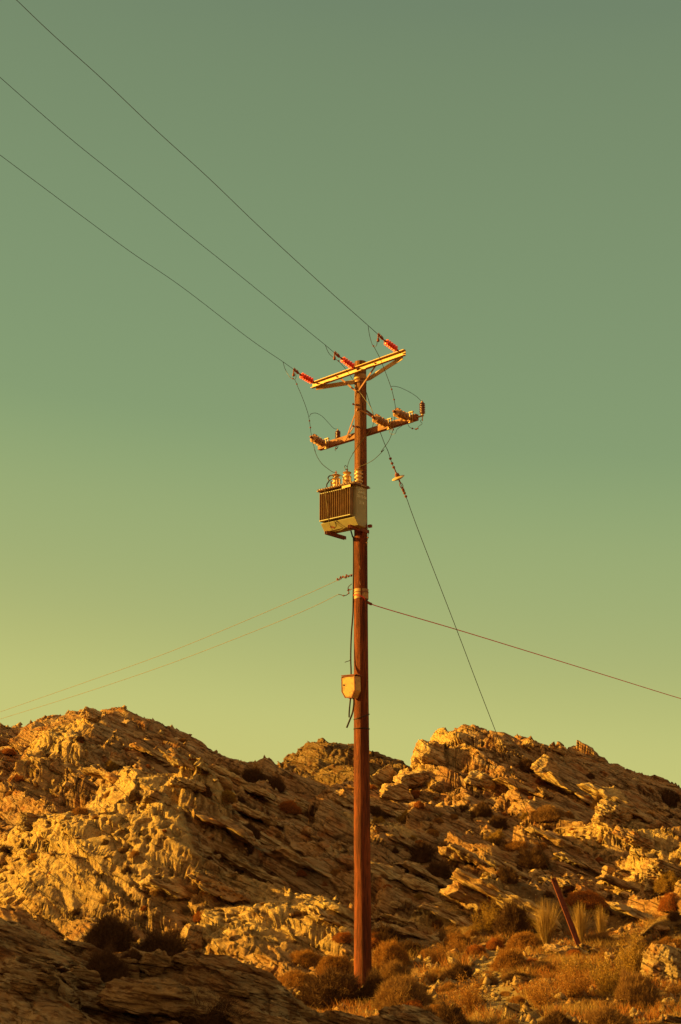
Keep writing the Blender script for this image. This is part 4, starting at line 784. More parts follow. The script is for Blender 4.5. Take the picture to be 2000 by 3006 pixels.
# notable rocks: centre x, bottom y, width and height in photo pixels, tilt (deg, + leans down to the right), yaw, seed, pits, label
R_ = [(1488, 2706, 330, 150, 24, -12, 31, 0, 'whale-backed slab of rock with a bright left face behind the leafy shrub'),
      (1395, 2695, 150, 110, 30, 30, 35, 0, 'rounded sunlit end block of the whale-backed slab'),
      (1165, 2350, 95, 60, 8, 10, 32, 0, 'speckled flat boulder right of the pole below the saddle'),
      (1133, 2318, 40, 95, 52, 0, 33, 0, 'pale slab standing tilted right of the pole below the saddle'),
      (1225, 2310, 150, 62, -8, 15, 34, .06, 'long dark boulder wedged under the right hill crest'),
      (1260, 2245, 70, 88, 14, 40, 36, 0, 'bright yellow triangular boulder at the left foot of the right crest'),
      (1238, 2240, 45, 70, 10, 0, 37, 0, 'orange lit block at the left tip of the right crest'),
      (1810, 2440, 110, 110, 22, 20, 38, .2, 'honeycombed yellow outcrop half way up the right hill'),
      (1865, 2490, 110, 70, 26, 0, 39, .15, 'lower sunlit outcrop under the honeycombed one'),
      (1945, 2600, 110, 90, 15, 25, 40, .2, 'honeycombed sunlit boulder at the right edge below the hill'),
      (1930, 2622, 60, 40, 10, 0, 41, .05, 'pale round boulder under the honeycombed one at the right edge'),
      (1895, 2605, 26, 24, 10, 50, 42, 0, 'small yellow round stone beside the pale round boulder'),
      (1955, 2882, 110, 125, 12, -25, 43, .06, 'big orange boulder with a smooth lit face at the right edge'),
      (1870, 2710, 150, 60, 24, 10, 44, .05, 'splintered layered outcrop right of the grass tussocks'),
      (1590, 2600, 70, 55, 12, 25, 45, 0, 'cracked yellow boulder just left of the leaning post top'),
      (1680, 2625, 170, 60, 16, 0, 46, .12, 'long ragged ledge of sunlit rock behind the leaning post'),
      (1655, 2798, 100, 24, 4, 5, 47, .0, 'flat pale slab at the foot of the leaning post'),
      (1730, 2795, 50, 26, 22, 0, 48, .0, 'wedge-shaped sunlit stone right of the leaning post foot'),
      (1500, 2985, 48, 44, 4, 30, 49, 0, 'square block of stone beside the footpath at the bottom'),
      (1455, 2990, 36, 26, 8, 0, 50, 0, 'low stone left of the square block by the footpath'),
      (1530, 2895, 44, 34, 10, 20, 51, .08, 'yellow rough stone by the footpath among the orange herbs'),
      (1420, 2862, 48, 18, 8, 0, 52, 0, 'flat pale stone beside the footpath bend'),
      (1485, 2862, 30, 20, 8, 30, 53, 0, 'small round stone right of the footpath bend'),
      (1840, 2965, 70, 36, 14, 0, 54, .15, 'pitted stone in the lower right corner scrub'),
      (1955, 2975, 44, 30, 10, 40, 55, 0, 'smooth grey stone in the lower right corner'),
      (1980, 3004, 60, 26, 10, 10, 56, 0, 'half-cut grey stone at the bottom right edge'),
      (1545, 2832, 26, 16, 5, 0, 57, 0, 'little yellow stone above the orange herbs'),
      (960, 2722, 180, 66, 24, 10, 58, .16, 'low pyramid-shaped honeycombed outcrop shining just left of the pole'),
      (1155, 2665, 52, 26, 10, 0, 60, .1, 'pitted yellow block lying just right of the pole'),
      (1200, 2662, 22, 28, 0, 20, 61, .1, 'small upright yellow stone right of the pitted yellow block'),
      (1170, 2718, 110, 36, 14, 5, 62, .14, 'long knobbly ledge right of the pole above the dark shrubs'),
      (1110, 2440, 64, 28, 10, 0, 63, .05, 'orange sunlit rock right of the pole on the lower slope'),
      (1247, 2432, 28, 24, 0, 45, 64, 0, 'pointed pyramid stone catching the sun on the lower slope'),
      (1325, 2530, 80, 52, 28, 0, 65, 0, 'rust-faced slab in the middle of the right slope'),
      (1380, 2540, 120, 62, 30, 0, 66, 0, 'larger grey slab resting against the rust-faced slab'),
      (1490, 2570, 150, 60, 27, 0, 67, 0, 'long brown-ended slab lying down the right slope'),
      (1720, 2562, 170, 42, 26, 0, 68, 0, 'pale broken slab stretched across the right slope'),
      (1420, 2320, 90, 70, 20, 0, 69, .05, 'dark crumbling boulder under the right crest'),
      (1290, 2330, 55, 50, 20, 10, 70, .14, 'hollowed yellow boulder under the right crest'),
      (1610, 2290, 60, 90, 38, 0, 71, 0, 'grey-green curling rock rib on the right hill'),
      (1600, 2345, 60, 40, 20, 0, 72, .18, 'dark hollow rock with orange lips on the right hill'),
      (1790, 2572, 40, 34, 8, 30, 73, 0, 'pale leaning stone in the heap below the right hill'),
      (1825, 2580, 50, 22, 6, 0, 74, 0, 'pale low stone in the heap below the right hill'),
      (1870, 2585, 24, 20, 0, 20, 75, 0, 'yellow cube-like stone at the end of the pale heap'),
      (560, 2800, 70, 100, 12, 0, 76, .1, 'tall sunlit rock edge right of the dark shrubs behind the ledge'),
      (640, 2650, 180, 100, 25, 5, 77, .12, 'sloping undercut slab with a dark hollow left of the pole'),
      (85, 2440, 90, 65, 10, 20, 78, .05, 'rounded boulder lit on its left side at the left of the hill'),
      (160, 2270, 40, 45, 25, 30, 79, 0, 'square yellow block high on the left hill'),
      (265, 2115, 60, 48, 16, 15, 80, .04, 'smooth bright knob just below the left summit'),
      (355, 2255, 90, 58, 22, 0, 81, .1, 'dark boulder with a yellow front on the left hill flank'),
      (450, 2360, 60, 50, 10, 30, 82, .1, 'yellow-edged block in the middle of the left hill'),
      (540, 2320, 120, 50, 12, 0, 83, .08, 'orange-rimmed overhanging block on the left hill'),
      (760, 2420, 150, 56, 24, 0, 84, .04, 'rusty layered slabs left of the pole in the saddle'),
      (890, 2395, 80, 60, 26, 0, 85, .14, 'sunlit crumbling rock left of the pole in the saddle'),
      (1015, 2375, 70, 70, 34, 0, 86, .08, 'yellow tilted rock touching the pole on its left'),
      (1560, 2198, 48, 34, 18, 0, 87, .1, 'knobbly block on the right skyline left of the notch'),
      (1480, 2196, 44, 30, 16, 0, 88, .06, 'dark knob on the right skyline where the guy wire crosses'),
      (1635, 2212, 50, 26, 20, 0, 89, .05, 'square-ended slab on the right skyline right of the notch'),
      (960, 2196, 60, 34, 16, 0, 90, .08, 'dark knob on the far crest left of the pole')]
FGR_ = [(373, 2868, 68, 60, 6, 0, 101, 0, 'upright tawny block standing on the near ledge'),
        (455, 2866, 96, 74, 10, 0, 102, 0, 'larger tawny block with a peaked top right of the upright block'),
        (540, 2838, 70, 34, 16, 0, 103, 0, 'low humped stone at the right end of the near blocks'),
        (470, 2985, 330, 125, 9, 0, 104, 0, 'broad layered slab lying across the near ledge'),
        (240, 2895, 90, 62, 14, 20, 105, 0, 'brown hummock of rock left of the broad layered slab'),
        (70, 2915, 80, 44, 14, 0, 106, 0, 'pale broken stone at the left of the near ledge'),
        (140, 2893, 60, 36, 16, 0, 107, 0, 'small pale slab on the near ledge'),
        (298, 2872, 20, 18, 0, 0, 108, 0, 'tiny rounded stone beside the dark shrub on the near ledge'),
        (700, 2930, 60, 26, 10, 0, 109, 0, 'whitish flaky stone on the near ledge left of the pole')]
def rock_at(t, g, cap=None):
    cx, by, wp, hp, tilt, yaw, seed, pits, lab = t; slab = pits < 0; pits = max(pits, 0)
    s = seen(cx, by, 12 if g is None else 9, g)
    if s is None: s = seen(cx, by + 12, 12 if g is None else 9, g)
    if s is None: print('no ground', lab); return
    k = s.y / F; W_, H_ = wp * k / 2, hp * k / 2; a = abs(rad(tilt)); thick = max(.35 * H_, (H_ - W_ * math.sin(a) * .75)); 
    big = wp > 90; p, f = angular(seed, W_ / max(.8, math.cos(a)) * 1.12, max(W_, H_) * .85, thick * 1.35, (64 if g is not None else 44) if big else 30, 11, pits=pits, bed=.16 if g is not None else .09)
    me = weld(np_mesh('rock', p, f, M['near_boulder'] if g is not None else M['boulder']))
    put('rock', me, V(s.x, s.y + max(W_, H_) * .45, s.z + H_ * (.42 if slab else .80)), (rad(random.uniform(-4, 4)), rad(tilt), rad(yaw)), (1, 1, 1), lab, 'rock')
M['near_boulder'] = rock_mat('near_boulder', grey=(.44, .26, .11), tan=(.50, .28, .10), rust=(.36, .15, .04), usesoil=False, bd=.06, ts=2.2, dip=10, dark=1.0)
SL_ = [(560, 2262, 230, 60, 27, 0, 301, 'long smooth slab lying down the right flank under the left ridge'), (700, 2300, 190, 50, 26, -5, 302, 'smooth slab ending beside the wide dark shrub'), (470, 2235, 190, 50, 24, 5, 303, 'upper smooth slab below the left summit'),
       (640, 2430, 250, 84, 26, -5, 304, 'broad grey slab in the middle of the left slope'), (800, 2490, 230, 76, 30, 0, 305, 'broad steep slab running down to the pole'), (720, 2560, 240, 70, 24, 5, 306, 'wide cracked slab above the undercut hollow'), (905, 2560, 200, 66, 28, 0, 307, 'smooth slab just left of the pole above the sunlit outcrop'),
       (1700, 2345, 260, 62, 30, 0, 308, 'long thin slab below the right skyline'), (1850, 2385, 260, 60, 31, 0, 309, 'long pale slab running off to the right edge of the hill'), (1550, 2335, 170, 56, 28, 5, 310, 'grey slab between the right summit and the rock rib'), (1300, 2600, 250, 66, 24, 0, 311, 'flat striped slab right of the pole on the lower slope'),
       (1180, 2590, 230, 72, 20, -5, 312, 'wide smooth slab right beside the pole on the lower slope'), (1640, 2485, 180, 52, 26, 0, 313, 'brown slab below the broad dark shrub'), (1170, 2480, 170, 52, 26, 0, 314, 'narrow slab beside the pole under the rubble'), (330, 2300, 190, 56, 22, 0, 315, 'slanting slab in the middle of the left hill'),
       (520, 2640, 210, 84, 20, 10, 316, 'pale cracked slab wall behind the ledge shrubs'), (1870, 2620, 200, 56, 20, 0, 317, 'low striped slab above the splintered outcrop'), (1120, 2385, 130, 44, 22, 0, 318, 'small flat slab right of the pole under the speckled boulder'), (1200, 2750, 190, 54, 14, 0, 319, 'low pale slab among the shrubs right of the pole'), (1340, 2705, 200, 56, 20, 0, 320, 'layered slab in front of the whale-backed one')]
R_ += [(*t[:7], -1, t[7]) for t in SL_]
for t in R_: rock_at(t, None)
for t in FGR_: rock_at(t, FGR)
# scattered smaller stones, copies of a few shapes
protos = []
for s in range(9):
    p, f = angular(200 + s, 1, .8, .35 + .08 * (s % 4), 16, 9); protos.append(weld(np_mesh('stone', p, f, M['boulder'])))
STG = [((1060, 1330), (2330, 2560), 34, 8, 26, 'grey stone in the rubble right of the pole on the middle slope', 'stones on the middle slope'),
       ((1600, 1990), (2440, 2640), 46, 6, 20, 'small pale stone in the scree below the right hill', 'stones in the scree below the right hill'),
       ((1330, 1620), (2350, 2620), 30, 8, 28, 'brown stone among the shrubs on the right slope', 'stones on the right slope'),
       ((20, 800), (2200, 2560), 46, 8, 30, 'stone lying on the left hillside', 'stones on the left hillside'),
       ((1260, 1520), (2830, 3000), 26, 6, 18, 'small stone lying along the footpath', 'stones along the footpath'),
       ((1560, 1990), (2720, 2995), 26, 7, 24, 'stone half buried in the scrub at the lower right', 'stones in the lower right scrub'),
       ((1080, 1990), (2700, 2960), 46, 16, 46, 'jagged block of rock among the rusty herbs right of the pole', 'jagged blocks among the herbs'),
       ((640, 1040), (2560, 2830), 24, 6, 20, 'stone on the broken ground left of the pole', 'stones left of the pole')]
LM = [(px, py, nm) for px, py, nm in ((1133, 2280, 'the tilted standing slab'), (1165, 2330, 'the speckled flat boulder'), (1260, 2220, 'the yellow triangular boulder'), (1810, 2400, 'the honeycombed outcrop on the right hill'), (1950, 2570, 'the honeycombed boulder at the right edge'), (1630, 2640, 'the leaning post top'),
      (1700, 2790, 'the leaning post foot'), (1440, 2650, 'the whale-backed slab'), (1955, 2830, 'the big orange boulder'), (1060, 2890, 'the pole foot'), (1060, 2700, 'the pole above the shrubs'), (1060, 2500, 'the pole below the saddle'), (1060, 2330, 'the pole under the skyline'), (960, 2680, 'the pyramid-shaped outcrop'),
      (1500, 2960, 'the square block by the path'), (1440, 2860, 'the footpath bend'), (1560, 2800, 'the orange cushion shrubs'), (1650, 2930, 'the tangled orange clump'), (1800, 2880, 'the olive shrubs at lower right'), (640, 2600, 'the undercut slab'), (450, 2330, 'the yellow-edged block'), (265, 2090, 'the left summit'), (85, 2400, 'the rounded boulder on the far left'),
      (60, 2220, 'the left edge under the skyline'), (330, 2620, 'the bright rib behind the ledge'), (60, 2600, 'the left edge above the ledge'), (745, 2280, 'the wide dark shrub below the left ridge'), (850, 2390, 'the saddle left of the pole'), (560, 2450, 'the middle of the left slope'), (1240, 2500, 'the dark scrub patch right of the pole'), (1330, 2510, 'the rust-faced slab'),
      (1490, 2540, 'the long brown-ended slab'), (1600, 2390, 'the broad dark shrub on the right hill'), (1450, 2160, 'the right summit'), (1720, 2540, 'the pale broken slab'), (1850, 2300, 'the right skyline'), (1420, 2290, 'the crumbling boulder under the crest'), (1190, 2430, 'the pointed stone slope'), (1770, 2650, 'the rust red dome shrub'), (1870, 2680, 'the splintered outcrop'))]
USED = {}
def near(loc, head, grp):
    x, y = proj(*loc); l = min(LM, key=lambda q: (q[0] - x) ** 2 + (q[1] - y) ** 2); dx, dy = x - l[0], y - l[1]
    side = ('right of' if dx > 0 else 'left of') if abs(dx) > abs(dy) else ('below' if dy > 0 else 'above')
    far = 'just ' if math.hypot(dx, dy) < 45 else ''
    return head + ' ' + far + side + ' ' + l[2], grp
random.seed(11)
for (xa, xb), (ya, yb), n, w0, w1, lab, grp in STG:
    for i in range(n):
        s = seen(random.uniform(xa, xb), random.uniform(ya, yb))
        if s is None: continue
        k = s.y / F * random.uniform(w0, w1) ** 1.0 * .55
        put('stone', protos[random.randrange(9)], s + V(0, .0, k * .15), (random.uniform(-.3, .3), rad(random.uniform(0, 35)), random.uniform(0, 6.28)), (k, k * random.uniform(.7, 1), k * random.uniform(.8, 1.6)), near(s, ('tiny', 'small', 'larger')[min(2, int((k * F / s.y) / (w1 * .55) * 3))] + ' stone', grp)[0], 'stone', grp)

# ------------------------------------------------------------------ plants
def plant_mat(name, c0, c1, c2, tr=.25):
    n = NT(name); p = n.pos(); a = n.noise(p, 5, 4, .7); b = n.noise(p, 34, 2, .6); oi = n.n('ShaderNodeObjectInfo').outputs['Random']
    c = n.mix(n.rng(a, .35, .65), c0, c1); c = n.mix(n.rng(b, .50, .66), c, c2); c = n.mix(n.math('MULTIPLY', oi, .35), c, c1)
    n.fin(c, .8, spec=.15); t = n.n('ShaderNodeBsdfTranslucent'); n.put(t.inputs[0], c); mx = n.n('ShaderNodeMixShader'); mx.inputs[0].default_value = tr
    n.t.links.new(n.b.outputs[0], mx.inputs[1]); n.t.links.new(t.outputs[0], mx.inputs[2]); n.t.links.new(mx.outputs[0], n.t.nodes['Material Output'].inputs[0]); return n.m
M['orange'] = plant_mat('dry_cushion', (.24, .10, .02), (.34, .15, .03), (.46, .23, .055))
M['dark'] = plant_mat('dark_twigs', (.07, .030, .012), (.10, .045, .017), (.15, .07, .026), .1)
M['olive'] = plant_mat('olive_leaves', (.24, .13, .022), (.34, .19, .035), (.46, .26, .05))
M['rust'] = plant_mat('rust_cushion', (.28, .085, .016), (.38, .12, .022), (.46, .18, .03))
M['straw'] = plant_mat('straw_grass', (.32, .19, .055), (.42, .26, .08), (.30, .14, .03), .35)
M['greyb'] = plant_mat('grey_brown_cushion', (.20, .10, .032), (.28, .14, .042), (.36, .19, .06))
M['twig'] = simple('woody_stem', (.11, .055, .025), .9, 0, .3, 20)
def tris(base, tip, w, r):                             # thin tapering blades
    d = tip - base; s = np.cross(d, r.normal(size=d.shape)); s /= np.linalg.norm(s, axis=1)[:, None] + 1e-9; s *= w[:, None] / 2
    v = np.stack([base - s, base + s, tip], 1).reshape(-1, 3); return v, np.arange(len(v)).reshape(-1, 3)
def cushion(seed, n, L0=.10, w=.011, up=.35, ht=.62, lump=.16):
    r = np.random.default_rng(seed); d = r.normal(size=(n, 3)); d[:, 2] = np.abs(d[:, 2]); d /= np.linalg.norm(d, axis=1)[:, None]
    R = 1 + lump * n3(d[:, 0] * 1.8, d[:, 1] * 1.8, d[:, 2] * 1.8, seed) * 2 + lump * .6 * n3(d[:, 0] * 5, d[:, 1] * 5, d[:, 2] * 5, seed)
    dep = r.uniform(0, 1, n) ** 2 * .30; base = d * (R - dep - .08)[:, None] * np.array([.5, .5, ht]); 
    dd = d * (1 - up) + np.array([0, 0, up]) + r.normal(size=(n, 3)) * .45; dd /= np.linalg.norm(dd, axis=1)[:, None]
    tip = base + dd * (L0 * r.uniform(.5, 1.3, n) * np.where(r.uniform(0, 1, n) > .96, 2.1, 1))[:, None]; return tris(base, tip, w * r.uniform(.6, 1.4, n), r)
def core(seed, ht, k=.80):                             # the dense dead wood inside a cushion plant
    t = np.linspace(0, 2 * np.pi, 25)[:-1]; q = np.linspace(0, np.pi / 2, 9); v = []; 
    for b in q:
        for a in t:
            d = np.array([math.cos(a) * math.cos(b), math.sin(a) * math.cos(b), math.sin(b)]); v.append(d * (k + .2 * float(n3(d[0] * 1.8, d[1] * 1.8, d[2] * 1.8, seed)) ) * [.5, .5, ht])
    v = np.array(v); f = np.array([(i * 24 + j, i * 24 + (j + 1) % 24, (i + 1) * 24 + (j + 1) % 24, (i + 1) * 24 + j) for i in range(8) for j in range(24)]); return v, f
def with_core(name, bl, cr, mat):
    v = np.concatenate([bl[0], cr[0]]); me = bpy.data.meshes.new(name); nb = len(bl[0])
    nl = np.concatenate([bl[1].ravel(), (cr[1] + nb).ravel()]).astype(np.int32); st = np.concatenate([np.arange(len(bl[1])) * 3, len(bl[1]) * 3 + np.arange(len(cr[1])) * 4]).astype(np.int32)
    me.vertices.add(len(v)); me.vertices.foreach_set('co', v.astype(f32).ravel()); me.loops.add(len(nl)); me.loops.foreach_set('vertex_index', nl); me.polygons.add(len(st)); me.polygons.foreach_set('loop_start', st)
    me.update(calc_edges=True); me.materials.append(mat); me.materials.append(M['dark'])
    mi = np.zeros(len(st), np.int32); mi[len(bl[1]):] = 1; me.polygons.foreach_set('material_index', mi); return me
def leafy(seed, n, ht=.8, leaf=.030, stems=46):
    r = np.random.default_rng(seed); sv = []; sf = []; k = 0; tips = []
    for i in range(stems):
        a = r.uniform(0, 2 * np.pi); q = r.uniform(.1, 1) ** .7; e = np.array([.46 * q * math.cos(a), .46 * q * math.sin(a), ht * (1.05 - .55 * q * q) * r.uniform(.7, 1.1)]); tips.append(e)
    tips = np.array(tips); j = r.integers(0, stems, n); t = r.uniform(.35, 1.03, n)[:, None]; c = tips[j] * t * np.array([1, 1, 1]) ; c[:, 2] *= (.6 + .4 * t[:, 0]); c += r.normal(size=(n, 3)) * .035 * (1.2 - .4 * t)
    d = r.normal(size=(n, 3)) * .6 + tips[j] / np.linalg.norm(tips[j], axis=1)[:, None]; d /= np.linalg.norm(d, axis=1)[:, None]
    L_ = leaf * r.uniform(.6, 1.4, n)[:, None]; s = np.cross(d, r.normal(size=d.shape)); s /= np.linalg.norm(s, axis=1)[:, None]
    v = np.stack([c, c + d * L_ * .5 + s * L_ * .22, c + d * L_, c + d * L_ * .5 - s * L_ * .22], 1).reshape(-1, 3); f = np.arange(len(v)).reshape(-1, 4)
    return v, f, tips
def stems_tris(tips, seed, w=.012):
    r = np.random.default_rng(seed); n = len(tips); return tris(r.normal(size=(n, 3)) * .02 * [1, 1, 0], tips, np.full(n, w), r)
def tussock(seed, n=520, L=1.0, spread=.62, w=.010, heads=40):
    r = np.random.default_rng(seed); a = r.uniform(0, 2 * np.pi, n); q = np.abs(r.normal(0, .42, n)).clip(0, 1.25) * spread; base = np.stack([np.cos(a) * .07 * r.uniform(0, 1, n) ** .5, np.sin(a) * .07, np.zeros(n)], 1)
    Ln = L * r.uniform(.55, 1, n); V_ = []; F_ = []; segs = 4; prev = base; P_ = [base]
    for s in range(1, segs + 1):
        t = s / segs; o = np.stack([np.cos(a) * q * Ln * t * (1 + .6 * t), np.sin(a) * q * Ln * t * (1 + .6 * t), Ln * t * (1 - .38 * q * t)], 1) * [.62, .62, 1]; P_.append(base + o)
    sd = np.stack([-np.sin(a + r.normal(0, .8, n)), np.cos(a), 0 * a], 1) * w / 2; vs = []
    for s, p in enumerate(P_): k = 1 - .85 * s / segs; vs += [p - sd * k, p + sd * k]
    v = np.stack(vs, 1).reshape(-1, 3); m = 2 * (segs + 1); b = np.arange(n)[:, None] * m
    f = np.concatenate([b + np.array([2 * s, 2 * s + 1, 2 * s + 3, 2 * s + 2]) for s in range(segs)]); 
    return v, f
CU = {k: [with_core('shrub', cushion(i + 10 * j, nn, L0, w_, up, ht, lu), core(i + 10 * j, ht), M[k]) for i in range(3)] for j, (k, nn, L0, w_, up, ht, lu) in enumerate((('orange', 9000, .085, .010, .35, .60, .13), ('dark', 8000, .16, .010, .45, .66, .20), ('rust', 9000, .08, .010, .3, .55, .12), ('greyb', 8000, .12, .010, .45, .62, .18), ('olive', 8000, .10, .014, .35, .62, .22)))}
LF = []; ST = []
for i in range(3):
    v, f, tips = leafy(50 + i, 5200); LF.append(np_mesh('foliage', v, f, M['olive'])); sv, sf = stems_tris(tips, i); ST.append(np_mesh('stems', sv, sf, M['twig']))
LFO = []
for i in range(3): m_ = LF[i].copy(); m_.materials[0] = M['orange']; LFO.append(m_)
TU = [np_mesh('blades', *tussock(80 + i), M['straw']) for i in range(3)]
random.seed(3)
def plant(kind, cx, by, wp, hp, lab, grp=None, fg=False, cat='shrub'):
    s = P(cx, by, grp) if isinstance(grp, float) else seen(cx, by, 9, FGR) if fg else seen(cx, by)
    if isinstance(grp, float): grp = None
    if s is None: s = seen(cx, by + 25)
    if s is None: print('no ground', lab); return
    if s.y > 36 and kind == 'dark' and not grp: wp *= .85
    k = s.y / F; W_ = wp * k; rz = random.uniform(0, 6.28); s = s + V(0, W_ * .25, -.04); H_ = hp * k
    if kind in CU: return put('cushion_shrub' if kind != 'dark' else 'thorn_shrub', random.choice(CU[kind]), s, (0, 0, rz), (W_, W_, H_ / .68), lab, cat, grp)
    i = random.randrange(3)
    if kind in ('leafy', 'leafo'):
        e = empty('leafy_shrub', s, lab, cat, grp); e.rotation_euler = (0, 0, rz); e.scale = (W_, W_, H_ / .85)
        for nm, me in (('foliage', (LF if kind == 'leafy' else LFO)[i]), ('stems', ST[i])): o = bpy.data.objects.new(nm, me); C.objects.link(o); o.parent = e
        return e
    return put('grass_tussock', TU[i], s, (0, 0, rz), (W_ / .95, W_ / .95, H_), lab, 'grass tussock', grp)
PL = [('dark', 315, 2785, 140, 92, 'dark thorn shrub behind the left part of the near ledge', 17.2), ('dark', 470, 2828, 160, 92, 'widest dark thorn shrub behind the tawny blocks', 17.3),
      ('orange', 895, 2838, 120, 56, 'brown cushion shrub higher up left of the pole', None), ('orange', 985, 2862, 112, 70, 'sunlit cushion shrub touching the pole on its left', None),
      ('orange', 872, 2905, 110, 68, 'orange cushion shrub at the left end of the row before the pole', None), ('dark', 980, 2950, 180, 95, 'big dark rounded shrub in front of the pole foot on its left', None),
      ('dark', 1100, 2945, 76, 84, 'dark shrub hugging the right side of the pole foot', None), ('greyb', 1190, 2968, 170, 96, 'big grey brown shrub right of the pole foot', None),
      ('orange', 1150, 2845, 112, 92, 'orange brown cushion shrub behind the pole on its right', None), ('greyb', 1160, 2890, 92, 76, 'spiky grey-orange shrub right of the pole', None),
      ('rust', 1010, 2762, 66, 38, 'small brown cushion below the pyramid-shaped outcrop', None), ('dark', 1128, 2776, 84, 60, 'dark cushion right of the pole under the knobbly ledge', None), ('orange', 987, 2570, 42, 26, 'small orange cushion on the rocks left of the pole', None),
      ('leafy', 1440, 2752, 120, 110, 'yellow leafy shrub in front of the whale-backed slab', None), ('dark', 1510, 2750, 90, 100, 'dark leafy shrub beside the yellow leafy one', None),
      ('tuft', 1610, 2768, 130, 138, 'largest fan-shaped grass tussock left of the leaning post', 29.2), ('tuft', 1710, 2762, 76, 120, 'middle grass tussock right of the leaning post', 29.6), ('tuft', 1770, 2765, 58, 116, 'narrow grass tussock furthest right of the post', 29.8),
      ('rust', 1722, 2665, 136, 62, 'rust red dome shrub behind the grass tussocks', None), ('orange', 1545, 2790, 110, 62, 'round orange cushion shrub above the footpath', None), ('orange', 1498, 2845, 104, 72, 'orange cushion shrub at the bend of the footpath', None),
      ('rust', 1455, 2790, 60, 46, 'small rusty cushion left of the footpath shrubs', None), ('greyb', 1765, 2778, 96, 46, 'grey brown low shrub right of the leaning post', None),
      ('leafo', 1385, 2985, 150, 118, 'bushy orange herb clump left of the square stone block', None), ('dark', 1325, 3020, 90, 70, 'dark shrub in the bottom middle right of the ledge', None), ('dark', 1250, 3015, 110, 56, 'dark low shrub at the ledge end', None),
      ('dark', 1640, 3030, 110, 60, 'dark shrub cut by the bottom edge right of the path', None), ('greyb', 1500, 3022, 70, 36, 'small grey-green cushion at the bottom edge by the block', None), ('greyb', 1790, 3015, 130, 60, 'grey green low shrub at the bottom edge on the right', None),
      ('leafo', 1600, 2960, 130, 95, 'orange leafy clump right of the footpath', None), ('leafo', 1690, 2935, 150, 110, 'tangled orange clump in the middle of the lower right scrub', None), ('leafy', 1800, 2930, 160, 130, 'largest olive shrub in the lower right scrub', None),
      ('leafy', 1700, 2870, 140, 70, 'olive clump below the flat pale slab', None), ('greyb', 1880, 2960, 130, 110, 'brown tangled shrub left of the big orange boulder', None), ('leafy', 1865, 2870, 120, 130, 'tall olive shrub beside the big orange boulder', None),
      ('leafy', 1962, 2750, 110, 56, 'greenish shrub above the big orange boulder', None), ('leafo', 1900, 2790, 80, 50, 'small orange clump above the olive shrub', None), ('olive', 1970, 2615, 74, 56, 'olive cushion growing against the honeycombed boulder at the right edge', None), ('rust', 1975, 2670, 80, 60, 'brown cushion under the honeycombed boulder at the right edge', None),
      ('greyb', 1610, 2408, 104, 46, 'broad dark shrub with a lit top half way up the right hill', None), ('dark', 1465, 2428, 66, 36, 'dark shrub right of the middle of the slope', None),
      ('olive', 1458, 2475, 70, 42, 'olive cushion in the middle of the right slope', None), ('orange', 1520, 2494, 74, 34, 'orange topped cushion right of the olive one', None), ('orange', 1582, 2496, 60, 34, 'brown-orange cushion third in the row on the right slope', None),
      ('dark', 1240, 2526, 100, 56, 'dark scrub patch right of the pole below the rubble', None), ('dark', 1288, 2575, 90, 46, 'dark shrub in front of the rust-faced slab', None), ('dark', 1490, 2588, 62, 46, 'dark round shrub below the brown-ended slab', None),
      ('dark', 1565, 2545, 112, 54, 'wide dark shrub in the middle right of the slope', None), ('dark', 1418, 2395, 70, 42, 'dark shrub under the right crest boulders', None), ('dark', 1550, 2262, 60, 38, 'dark shrub high on the right hill below the notch', None),
      ('dark', 1965, 2362, 90, 46, 'dark shrub at the right edge near the skyline', None), ('dark', 1770, 2372, 60, 38, 'dark shrub above the honeycombed outcrop', None), ('olive', 1275, 2312, 44, 28, 'olive cushion beneath the yellow triangular boulder', None), ('rust', 1222, 2342, 48, 30, 'rusty cushion right of the speckled flat boulder', None),
      ('dark', 1107, 2400, 54, 36, 'dark shrub right beside the pole on the slope', None), ('olive', 1110, 2420, 50, 26, 'low olive cushion right of the pole', None), ('olive', 1190, 2418, 56, 44, 'olive cushion between the rocks right of the pole', None), ('orange', 1270, 2452, 40, 26, 'small orange cushion by the pointed stone', None),
      ('olive', 322, 2258, 40, 30, 'small olive cushion on the left hill beside the dark boulder', None), ('dark', 600, 2334, 48, 34, 'dark shrub right of the overhanging block on the left hill', None), ('dark', 745, 2305, 100, 56, 'wide dark shrub below the left ridge', None), ('dark', 812, 2320, 50, 40, 'smaller dark shrub right of the wide one below the ridge', None),
      ('olive', 665, 2350, 50, 34, 'olive cushion in the middle of the left slope', None), ('dark', 730, 2458, 70, 46, 'dark shrub beside the rusty layered slabs', None), ('rust', 848, 2385, 76, 46, 'rusty shrub in the saddle left of the pole', None), ('dark', 925, 2392, 60, 36, 'dark cushion in the saddle next to the crumbling rock', None),
      ('rust', 22, 2212, 50, 24, 'rusty cushion at the left edge near the skyline', None), ('rust', 60, 2290, 70, 30, 'rusty cushion at the left edge of the hill', None), ('orange', 235, 2390, 60, 30, 'orange cushion in the middle of the left hill', None), ('rust', 590, 2700, 50, 40, 'rusty shrub on the cliff foot behind the ledge', None), ('orange', 560, 2765, 70, 44, 'orange shrub at the cliff foot behind the ledge', None),
      ('leafo', 1290, 2830, 90, 60, 'dry orange clump between the pole and the footpath', None), ('leafo', 1350, 2800, 90, 50, 'dry orange clump left of the footpath bend', None), ('leafo', 1270, 2885, 80, 46, 'low orange clump before the ledge end', None),
      ('rust', 960, 2600, 34, 20, 'tiny rusty cushion above the pyramid-shaped outcrop', None)]
for k, cx, by, wp, hp, lab, g in PL: plant(k, cx, by, wp, hp, lab, g)
